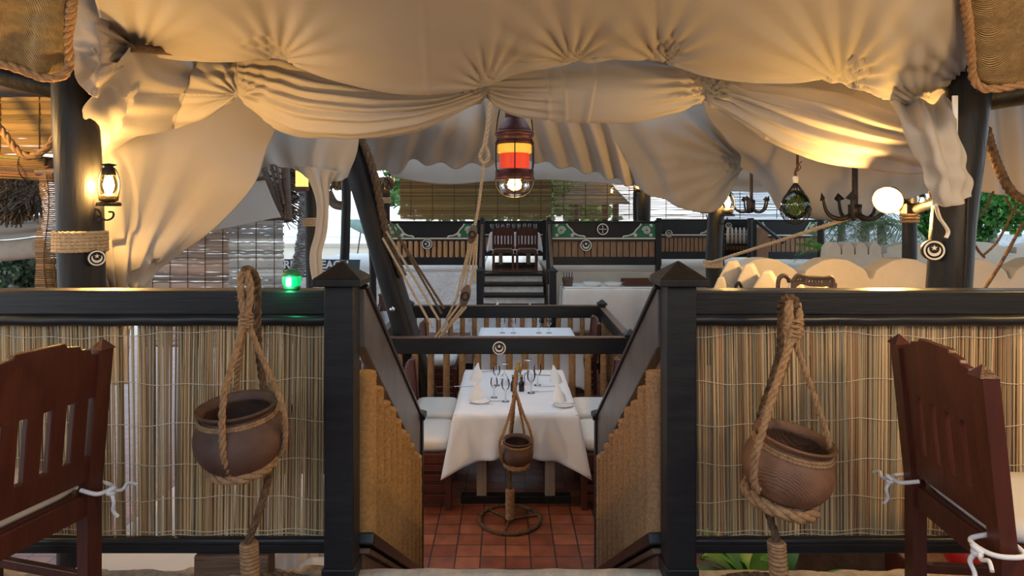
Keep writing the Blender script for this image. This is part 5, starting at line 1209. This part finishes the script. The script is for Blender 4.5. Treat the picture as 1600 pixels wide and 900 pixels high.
# green port lamp on the railing
c = V((X(456, 2.29), 2.29, ZT)); t = thing('green_lamp', 'small glowing green ship lamp standing on the black rail', 'lamp', c)
s = 2.29/1000
MB().lathe([(1e-5, 0), (11*s, 0), (13*s, 2*s), (13*s, 5*s), (1e-5, 5*s)], c, 24, cap=False).build('base', GREENP, t)
MB().lathe([(12*s, 5*s), (14.5*s, 10*s), (14.5*s, 18*s), (13*s, 22*s)], c, 24, cap=False).build('green_lens', emit('green_lens', (.0, .9, .28), .35, (.01, .35, .12)), t)
MB().lathe([(14*s, 21*s), (15*s, 23*s), (11*s, 27*s), (9*s, 30*s), (1e-5, 31*s)], c, 24, cap=False).build('cap', GREENP, t)
m = MB(); m.tube([c+V((0, -.034, 7*s)), c+V((0, -.034, 19*s))], 3.6*s, 10); m.build('tube_light', emit('white_tube', (.85, 1, .95), 9), t)
lamp('green_light', c+V((.0, -.07, 6*s)), .22, (.02, 1, .35), .015, parent=t)

# ------------------------------------------------------------------ battlements on the terrace
def battlement(label, x0, x1, y, zb, zt, n, mat, th=.16, shape='ogee', depth=.12, ang=0):
    t = V((x0, y, zb)); m = MB(); L = x1-x0; pts = [(0, 0)]; w = L/n; H = zt-zb
    prof = {'ogee': [(0, -depth), (.03, -depth*.95), (.07, -depth*.62), (.12, -depth*.45), (.2, -depth*.30), (.34, -depth*.05), (.44, 0), (.56, 0), (.66, -depth*.05), (.8, -depth*.30), (.88, -depth*.45), (.93, -depth*.62), (.97, -depth*.95), (1, -depth)],
            'gable': [(0, -depth), (.06, -depth), (.06, -depth*.45), (.38, -.005), (.62, -.005), (.94, -depth*.45), (.94, -depth), (1, -depth)],
            'point': [(0, -depth), (.1, -depth), (.1, -depth*.5), (.5, 0), (.9, -depth*.5), (.9, -depth), (1, -depth)]}[shape]
    top = []
    for k in range(n):
        for a, b in prof:
            p = ((k+a)*w, H+b)
            if not top or abs(top[-1][0]-p[0]) > 1e-5 or abs(top[-1][1]-p[1]) > 1e-5: top.append(p)
    ca, sa = math.cos(ang), math.sin(ang)
    f = lambda a, b, c: t+V((a*ca-c*sa, a*sa+c*ca, b))
    # strips keep the outline well triangulated
    vs = []; fs = []
    for (a, b) in top: vs += [f(a, 0, 0), f(a, b, 0), f(a, 0, th), f(a, b, th)]
    for i in range(len(top)-1):
        k = 4*i; fs += [(k, k+4, k+5, k+1), (k+2, k+3, k+7, k+6), (k+1, k+5, k+7, k+3), (k, k+2, k+6, k+4)]
    k = 4*(len(top)-1); fs += [(0, 1, 3, 2), (k, k+2, k+3, k+1)]
    m.add(vs, fs); o = m.build('battlement', mat, bevel=.008); return tag(o, label, 'battlement', 'white battlement walls on the terrace', 'thing')
battlement('long lamp-lit battlement wall of wide rounded merlons above the railing', X(1143, 4.9), X(1143, 4.9)+.535*6, 4.9, 1.1, 1.985, 6, LIME, .2, 'ogee', .155)
battlement('bright white battlement wall beyond the floodlight post', X(1380, 8.5), X(1380, 8.5)+.86*4, 8.5, 1.1, 1.94, 4, LIME, .2, 'gable', .15)
battlement('short white battlement with four narrow merlons below the palm fronds', X(1294, 8.2), X(1378, 8.2), 8.2, 1.1, 1.955, 4, LIME, .2, 'gable', .16)
for i, (px0, px1, d, pyt, lb) in enumerate(((1112, 1140, 4.25, 433, 'pale stair merlon lowest beside the two-lantern post'), (1124, 1160, 4.3, 408, 'tallest pale stair merlon beside the two-lantern post'), (1152, 1186, 4.2, 413, 'second pale stair merlon, next to the tallest'),
                                 (1176, 1218, 4.05, 425, 'third pale stair merlon, before the golden battlement'), (1222, 1262, 3.9, 438, 'pale stair merlon below the fretwork chair back'), (1258, 1304, 3.75, 446, 'lowest pale stair merlon under the fretwork'))):
    x0, x1 = X(px0, d), X(px1, d); zt = Z(pyt, d); m = MB(); w = x1-x0
    m.prism([(x0, 0.9), (x1, 0.9), (x1, zt-.10), (x0+.66*w, zt), (x0+.36*w, zt), (x0, zt-.10)], lambda a, b, c: V((a+c*.5, d+c, b)), 0, .14)
    o = m.build('stair_merlon', LIME, bevel=.012); tag(o, lb, 'merlon', 'pale merlons stepping down beside the stair', 'thing')
# fretwork chair back
t = thing('fretwork_chair', 'chair with a brown pierced fretwork crest behind the railing', 'chair', (X(1250, 3.55), 3.55, 1.1))
m = MB(); d = 3.5
crest = catmull([P(1238, 440, d), P(1246, 430, d), P(1262, 433, d), P(1285, 434, d), P(1300, 434, d), P(1304, 450, d)], 40); crest2 = catmull([P(1244, 446, d), P(1252, 442, d), P(1266, 445, d), P(1284, 446, d), P(1296, 446, d), P(1300, 458, d)], 40)
MB().tube(crest, .010, 8).build('crest_rail', TIMBER, t); MB().tube(crest2, .008, 8).build('lower_crest_rail', TIMBER, t)
m = MB()
for k in range(1, 40, 2):
    c = (crest[k]+crest2[k])/2; r_ = (crest[k]-crest2[k]).length*.38; m.tube([c+V((r_*math.cos(2*PI*i/10), 0, r_*math.sin(2*PI*i/10))) for i in range(10)], .005, 5, closed=True)
m.build('fretwork', TIMBER, t)
for px, pt in ((1240, 440), (1303, 442)):
    MB().tube([P(px, pt, d), V((X(px, d), d, 1.1))], .016, 8).build('back_post', TIMBER, t)
for px in (1240, 1303): MB().cbox((X(px, d), d+.4, 1.32), .04, .04, .44).build('leg', TIMBER, t)
MB().box(X(1240, d), X(1303, d), d-.0, d+.42, 1.52, 1.56).build('seat', TIMBER, t)
t = thing('arm_scroll_chair', 'dark curled chair arm in front of the tallest stair merlon', 'chair', (X(1222, 3.6), 3.6, 1.1))
MB().tube(catmull([P(1216, 470, 3.6), P(1216, 440, 3.6), P(1222, 431, 3.6), P(1230, 433, 3.6), P(1234, 441, 3.6)], 20), .013, 8).build('arm', TIMBER, t)
MB().tube([P(1216, 460, 3.6), V((X(1216, 3.6), 3.6, 1.1))], .016, 8).build('leg', TIMBER, t)
MB().tube(catmull([P(1152, 458, 3.9), P(1150, 448, 3.9), P(1155, 442, 3.9), P(1159, 450, 3.9), P(1155, 455, 3.9)], 20), .011, 8).build('scroll', IRON, t)
# ------------------------------------------------------------------ outside: palms, trees, buildings, sign
def leafcloud(m, c, rad, n, s, tones, up=.4):
    c = V(c)
    for i in range(n):
        while True:
            q = V((R.uniform(-1, 1), R.uniform(-1, 1), R.uniform(-1, 1)))
            if .25 < q.length < 1: break
        q = q*(.78+.3*NZ.noise(q*2.5+c)); p = c+V((q.x*rad[0], q.y*rad[1], q.z*rad[2]))
        a = (q+V((R.uniform(-.7, .7), R.uniform(-.7, .7), R.uniform(-.4, .9)))).normalized(); b = a.cross(V((R.uniform(-1, 1), R.uniform(-1, 1), R.uniform(-1, 1)))).normalized()
        k = R.uniform(.6, 1.35); t = R.choice(tones); m.col = (t[0]*k, t[1]*k, t[2]*k); ss = s*R.uniform(.6, 1.3)
        m.add([p-b*ss*.35, p+a*ss*.5-b*ss*.02+b*ss*.0, p+b*ss*.35, p-a*ss*.5], [(0, 1, 2), (0, 2, 3)])
GR = [(.05, .20, .035), (.09, .28, .05), (.03, .13, .03), (.14, .34, .07)]
def tree(label, px, py, d, rad, n, s, tones=GR, ground=-.1, trunk=.12, cat='tree', name='leafy_tree', group='trees beyond the terrace'):
    c = P(px, py, d); t = thing(name, label, cat, (c.x, c.y, ground), group); m = MB()
    for k in range(7):
        o = V((R.uniform(-.55, .55)*rad[0], R.uniform(-.5, .5)*rad[1], R.uniform(-.5, .5)*rad[2])); leafcloud(m, c+o, (rad[0]*.62, rad[1]*.62, rad[2]*.6), n//7, s, tones)
    m.build('foliage', LEAF, t); MB().tube(catmull([V((c.x, c.y, ground)), V((c.x+.1, c.y, lerp(ground, c.z, .5))), c], 12), lambda f: trunk*(1-.4*f), 10).build('trunk', BARK, t)
tree('dense bright green tree seen past the star-disc post', 1548, 345, 12, (.62, .6, .75), 5200, .10)
tree('green tree half hidden by the floodlight arm', 1458, 345, 11.6, (.45, .5, .5), 2600, .10)
tree('dark green tree at the edge of the view beyond the cords', 1645, 345, 13, (.5, .5, .6), 2600, .10)
tree('hazy green tree behind the wide olive reed blind', 720, 300, 24, (3.2, 1.5, 1.6), 5000, .30, [(.10, .22, .08), (.16, .28, .09)])
tree('pale green tree behind the daylight reed blind', 880, 305, 26, (2.2, 1.5, 1.5), 3600, .30, [(.12, .24, .08), (.2, .34, .12)])
tree('soft green tree behind the small grapnel', 1190, 325, 24, (1.6, 1.2, 1.0), 2600, .24)
tree('grey-green shrub outside below the rolled canvas', 20, 425, 9, (.9, .5, .5), 2400, .10, [(.10, .16, .10), (.18, .24, .17), (.05, .10, .05)], name='garden_shrub', cat='shrub')
def palm(label, px, py, d, n, L, tones, base, droop=.9, r=.07, group='palms beyond the terrace', w=.09):
    c = P(px, py, d); t = thing('palm', label, 'palm', (c.x, c.y, base), group)
    MB().tube(catmull([V((c.x+.05, c.y, base)), V((c.x, c.y, (base+c.z)/2)), c], 10), r, 10).build('trunk', BARK, t)
    for k in range(n):
        a = 2*PI*k/n+R.uniform(-.2, .2); el = R.uniform(.1, 1.2); m = MB(); q = V((math.cos(a), math.sin(a), 0)); sd = V((-q.y, q.x, 0)); ln = L*R.uniform(.75, 1.1)
        tt = R.choice(tones); rib = []
        for i in range(12):
            f = i/11; rib.append(c+q*ln*f*math.cos(el*(1-f*.6))+V((0, 0, ln*(math.sin(el)*f-droop*f*f*.9))))
        for i in range(1, 11):
            p = rib[i]; dr = (rib[i+1]-rib[i-1]).normalized(); wl_ = ln*.32*math.sin(PI*(i+.5)/12)**.7
            for s_ in (-1, 1):
                k_ = R.uniform(.7, 1.3); m.col = (tt[0]*k_, tt[1]*k_, tt[2]*k_)
                for h in (0, .5):
                    pp = p+dr*(h*ln/11); e = pp+sd*s_*wl_+dr*wl_*.5-V((0, 0, wl_*.45)); m.add([pp-dr*.012*L, pp+dr*.012*L, e], [(0, 1, 2)])
        m.col = tt; m.tube(rib, .006*L, 5); m.build('frond', LEAF, t)
PG = [(.14, .24, .10), (.20, .30, .14), (.09, .17, .08)]; PW = [(.42, .46, .38), (.26, .33, .22), (.16, .26, .12)]
palm('shaggy palm with drooping pale fronds behind the grapnel hooks', 1352, 338, 11, 20, 1.0, PW, 1.0, 1.3)
palm('palm with spreading fronds behind the short battlement', 1315, 352, 12, 16, .8, PG, 1.0, 1.1)
palm('palm behind the floodlight, its fronds grey-green', 1378, 352, 10.5, 14, .6, PG, 1.0, 1.1)
palm('small potted palm at the end of the plank booth with white scrolls', 1284, 392, 9.3, 12, .42, [(.10, .36, .06), (.16, .46, .10), (.06, .26, .05)], 1.1, .5, .02, 'small potted plants')
# palm trunk by the beach
c0 = 8.5; t = thing('coconut_palm', 'rough grey palm trunk curving up before the painted beach sign', 'palm', (X(442, c0), c0, 0))
pts = catmull([V((X(425, c0), c0, 0)), P(442, 466, c0), P(461, 432, c0), P(471, 398, c0), P(477, 350, c0), P(477, 300, c0), P(472, 262, c0), P(466, 200, c0)], 60)
m = MB(); fr = [.098*(1-.15*i/60)*(1+(.10 if i % 2 else -.05)) for i in range(61)]; m.tube(pts, fr, 18)
for i in range(420):
    q = R.choice(pts); a = R.uniform(0, 2*PI); p = q+V((.09*math.cos(a), .09*math.sin(a), R.uniform(-.03, .03))); e = p+V((math.cos(a)*.02, math.sin(a)*.02, .045)); s = V((-math.sin(a), math.cos(a), 0))*.025; m.add([p-s, p+s, e], [(0, 1, 2)])
m.build('trunk', BARK, t)
# beach sign
d = 9.7; t = thing('beach_sign', 'dark painted beach sign with white serif capitals behind the palm trunk', 'sign', P(470, 430, d))
z0, z1 = Z(432, d), Z(406, d); m = MB(); pts = [(X(405, d), z0+.08), (X(407, d), z0+.03), (X(418, d), z0+.0), (X(426, d), z0-.01), (X(560, d), z0-.02), (X(562, d), z1), (X(426, d), z1+.01), (X(412, d), z1-.01), (X(410, d), z1-.05), (X(406, d), z1-.08)]
m.prism(pts, lambda a, b, c: V((a, d+c, b)), 0, .04); m.build('sign_board', M('sign_paint', (.030, .065, .08), (.05, .09, .10), 6, .6), t)
for px in (420, 548): MB().cbox((X(px, d), d+.07, (z0+.2)/2), .06, .06, z0+.2).build('sign_leg', TIMBER, t)
m = MB(); m.prism([(X(405, d)-.002, z0+.06), (X(424, d), z0-.005), (X(424, d), z1+.01), (X(409, d), z1-.04)], lambda a, b, c: V((a, d-c, b)), 0, .02); m.build('weathered_end', TIMBER, t)
def text(body, x, z, size, y, parent, mat, name='lettering'):
    cu = bpy.data.curves.new(name, 'FONT'); cu.body = body; cu.size = size; cu.extrude = .004; cu.offset = .004; cu.materials.append(mat); o = bpy.data.objects.new(name, cu); COL.objects.link(o)
    me = bpy.data.meshes.new_from_object(o.evaluated_get(bpy.context.evaluated_depsgraph_get())); me.transform(Matrix.Rotation(PI/2, 4, 'X')); me.transform(Matrix.Translation(V((x, y, z))-parent.location))
    bpy.data.objects.remove(o); o = bpy.data.objects.new(name, me); COL.objects.link(o); o.parent = parent; return o
SW = M('sign_white', (.85, .85, .85), None, 3, .7)
text('SERENA BEACH', X(427, d), Z(419, d), .165, d-.012, t, SW); text('WATERSPORTS CENTRE', X(427, d), Z(429.5, d), .10, d-.012, t, SW)
# thatch eaves and rafters
def sticks(m, fn, n, L, r, tones):
    for i in range(n):
        p, q = fn(i); c = R.choice(tones); k = R.uniform(.5, 1.4); m.col = (c[0]*k, c[1]*k, c[2]*k); m.tube([p, (p+q)/2+V((R.uniform(-1, 1), R.uniform(-1, 1), R.uniform(-1, 1)))*L*.06, q], r*R.uniform(.6, 1.4), 4, caps=False)
TT = [(.11, .08, .055), (.17, .13, .095), (.06, .042, .03), (.24, .20, .16)]
t = thing('thatch_eave', 'shaggy brown thatch eave hanging under the rolled yellow blind', 'thatch', P(30, 345, 4.3)); m = MB()
def fn(i):
    px = R.uniform(-70, 62); f = R.random(); a = P(px, lerp(268, 318, f), 4.6-.35*f); return a, a+V((R.uniform(-.06, .10), -R.uniform(.02, .12), -R.uniform(.06, .17)))
sticks(m, fn, 1500, .2, .0055, TT); m.build('thatch', THATCH, t)
MB().box(X(-80, 4.7), X(62, 4.7), 4.62, 4.72, Z(322, 4.7), Z(262, 4.7)).build('backing', M('thatch_core', (.03, .02, .014), (.07, .05, .035), 30, 1), t)
t = thing('thatch_roof', 'underside of a thatch roof with pole rafters beside the palm trunk', 'thatch roof', P(440, 340, 8.3)); m = MB()
quad = [P(385, 298, 7.6), P(412, 250, 8.6), P(455, 240, 8.6), P(446, 345, 7.9)]
def fn(i):
    u, v = R.random(), R.random(); a = quad[0].lerp(quad[1], u).lerp(quad[3].lerp(quad[2], u), v); return a, a+V((R.uniform(.05, .3), R.uniform(-.05, .1), -R.uniform(.02, .22)))*.8
sticks(m, fn, 900, .2, .008, TT); m.add([q+V((0, .05, .06)) for q in quad], [(0, 1, 2, 3)]); m.build('thatch', THATCH, t)
for a, b, r_ in (((408, 255), (443, 343), .042), ((422, 250), (441, 330), .02), ((446, 262), (450, 345), .05), ((398, 285), (408, 312), .04), ((430, 250), (444, 320), .018)):
    MB().tube([P(*a, 7.8), P(*b, 7.6)], r_, 10).build('rafter', TIMBER, t)
for k in range(7): MB().tube([P(392+k*6, 300-k*7+R.uniform(-2, 2), 7.75), P(444, 318-k*9, 7.9)], .012, 6).build('batten', TIMBER, t)
MB().tube([P(330, 360, 7.7), P(455, 343, 7.6)], .03, 8).build('eave_pole', TIMBER, t)
MB().tube([P(433, 345, 7.6), P(433, 372, 7.5)], .012, 6).build('hanger_cord', MAHOG, t)
t = thing('thatch_fringe', 'golden thatch fringe and bracket below the far lit lantern, past the mast', 'thatch', P(580, 290, 12.5)); m = MB()
def fn(i):
    a = P(R.uniform(515, 612), R.uniform(276, 286), 12.4+R.uniform(-.2, .2)); return a, a+V((R.uniform(-.1, .1), R.uniform(-.1, .05), -R.uniform(.05, .17)))
sticks(m, fn, 700, .2, .014, [(.30, .19, .09), (.20, .13, .07)]); m.build('thatch', THATCH, t)
MB().tube(catmull([P(512, 300, 10.2), P(522, 318, 10.2), P(538, 322, 10.1)], 12), .075, 12).build('bracket_log', TIMBER, t)
# boats / distant things on the beach
t = thing('beach_umbrella', 'faded green beach parasol tilted behind the knotty slim post', 'parasol', P(560, 360, 22)); c = P(566, 345, 22)
m = MB(); rows = []
Mt = Matrix.Rotation(.5, 3, 'Y')
for f in (0.001, .35, .7, 1): rows.append([c+Mt @ V((.55*f*math.cos(2*PI*i/16), .55*f*math.sin(2*PI*i/16), -.32*f*f)) for i in range(16)])
m.grid(rows, wrap=True); m.build('canopy_cover', M('faded_green', (.16, .24, .20), (.22, .30, .25), 4, .8), t, solid=.01); MB().tube([c, V((c.x-.3, 22, -.1))], .025, 8).build('pole', TIMBER, t)
t = thing('beach_wall', 'long pale boundary wall outside past the knotty post', 'wall', P(520, 400, 30)); t['kind'] = 'thing'
MB().box(-24, 0, 30, 30.4, -.1, Z(396, 30)+.3).build('wall_face', SAND, t); MB().box(-24, 0, 29.9, 30.5, Z(396, 30)+.3, Z(396, 30)+.45).build('coping', LIME, t)
o = MB().box(-120, 120, 60, 150, -.098, -.06).build('sea', sea); struct(o)
# roofed white building beyond the terrace
t = thing('tiled_house', 'pale house with a ribbed white tiled roof beyond the trees', 'house', (14, 20, 0))
WT = M('white_tile', (.66, .67, .70), (.78, .79, .82), 6, .7)
rows = 12
for k in range(rows):
    y = 18+k*.33; z = Z(383, 18)+.05+k*.16; MB().add([(6.6, y, z), (24, y, z), (24, y+.36, z+.14), (6.6, y+.36, z+.14), (6.6, y, z-.05), (24, y, z-.05)], [(0, 1, 2, 3), (4, 5, 1, 0)]).build('tile_course', WT, t, solid=.02)
MB().box(7.0, 24, 18.6, 22, -.1, Z(383, 18)+.1).build('house_wall', LIME, t)
t2 = M('block_wall', (.35, .38, .40), (.52, .55, .56), 12, .9, bump=.5)
o = MB().box(7, 22, 15.6, 15.9, -.1, Z(366, 15.6)).build('garden_wall', t2); tag(o, 'grey stone garden wall between the battlements and the house', 'wall', None, 'thing')
o = MB().box(-14, -7.4, 10, 10.4, -.1, 1.75).build('coral_wall', M('coral_wall', (.30, .31, .32), (.55, .55, .55), 9, .95, bump=1, bscale=20)); tag(o, 'grey coral-rag wall outside beyond the curled reed blind', 'wall', None, 'thing')
# shade of the roofs behind the stage
t = thing('far_makuti_roof', 'brown thatched roof silhouette behind the daylight reed blind', 'roof', P(925, 340, 19)); t['kind'] = 'thing'
m = MB(); pk = P(930, 262, 19); a, b = P(870, 318, 18), P(985, 318, 18); a2, b2 = P(870, 318, 20), P(985, 318, 20)
m.add([a, b, pk, a2, b2], [(0, 1, 2), (1, 4, 2), (4, 3, 2), (3, 0, 2)]); m.build('thatch', M('far_thatch', (.10, .07, .05), (.18, .13, .09), 8, 1), t)
for px in (900, 945, 962): MB().tube([P(px, 318, 18.3), V((X(px, 18.3), 18.3, -.1))], .09, 8).build('post', POST, t)
# ------------------------------------------------------------------ plants and bits seen under the railing
t = thing('leafy_plant', 'glossy green leafy plant below the railing of the tilted pot', 'plant', (1.05, 2.75, 0))
for k in range(26):
    a = R.uniform(0, 2*PI); base = V((1.12+R.uniform(-.1, .15), 2.72+R.uniform(-.08, .1), .66)); L = R.uniform(.35, .62); el = R.uniform(.5, 1.2); q = V((math.cos(a), .7*math.sin(a), 0)); sd = V((-q.y, q.x, 0)).normalized(); m = MB(); g = R.choice(GR); m.col = (g[0]*.9, g[1]*1.0, g[2]*.8); rows = []
    for i in range(9):
        f = i/8; c = base+q*L*f*math.cos(el)+V((0, 0, L*(math.sin(el)*f-.5*f*f))); wd = .05*math.sin(PI*min(1, f*.95+.04))**.8; rows.append([c-sd*wd+V((0, 0, .012)), c, c+sd*wd+V((0, 0, .012))])
    m.grid(rows); m.build('leaf_blade', LEAF, t)
MB().lathe([(1e-5, 0), (.14, 0), (.2, .3), (.22, .6), (.23, .67), (.19, .67), (.17, .58), (1e-5, .56)], (1.15, 2.75, 0), 28, cap=False).build('plant_pot', CLAY, t)
o = MB().lathe([(1e-5, .0), (.07, .01), (.10, .06), (.105, .10), (.08, .15), (.03, .18), (1e-5, .185)], (X(1520, 2.62), 2.62, .86), 24, cap=False).build('red_lantern_globe', M('red_gloss', (.55, .012, .012), (.62, .02, .02), 5, .3))
tag(o, 'red rounded globe glimpsed under the railing beside the chair', 'globe')
o = MB().box(X(1520, 2.62)-.2, X(1520, 2.62)+.3, 2.5, 2.9, 0, .86).build('side_stand', MAHOG, bevel=.01); tag(o, 'red-brown stand under the red globe below the railing', 'stand')
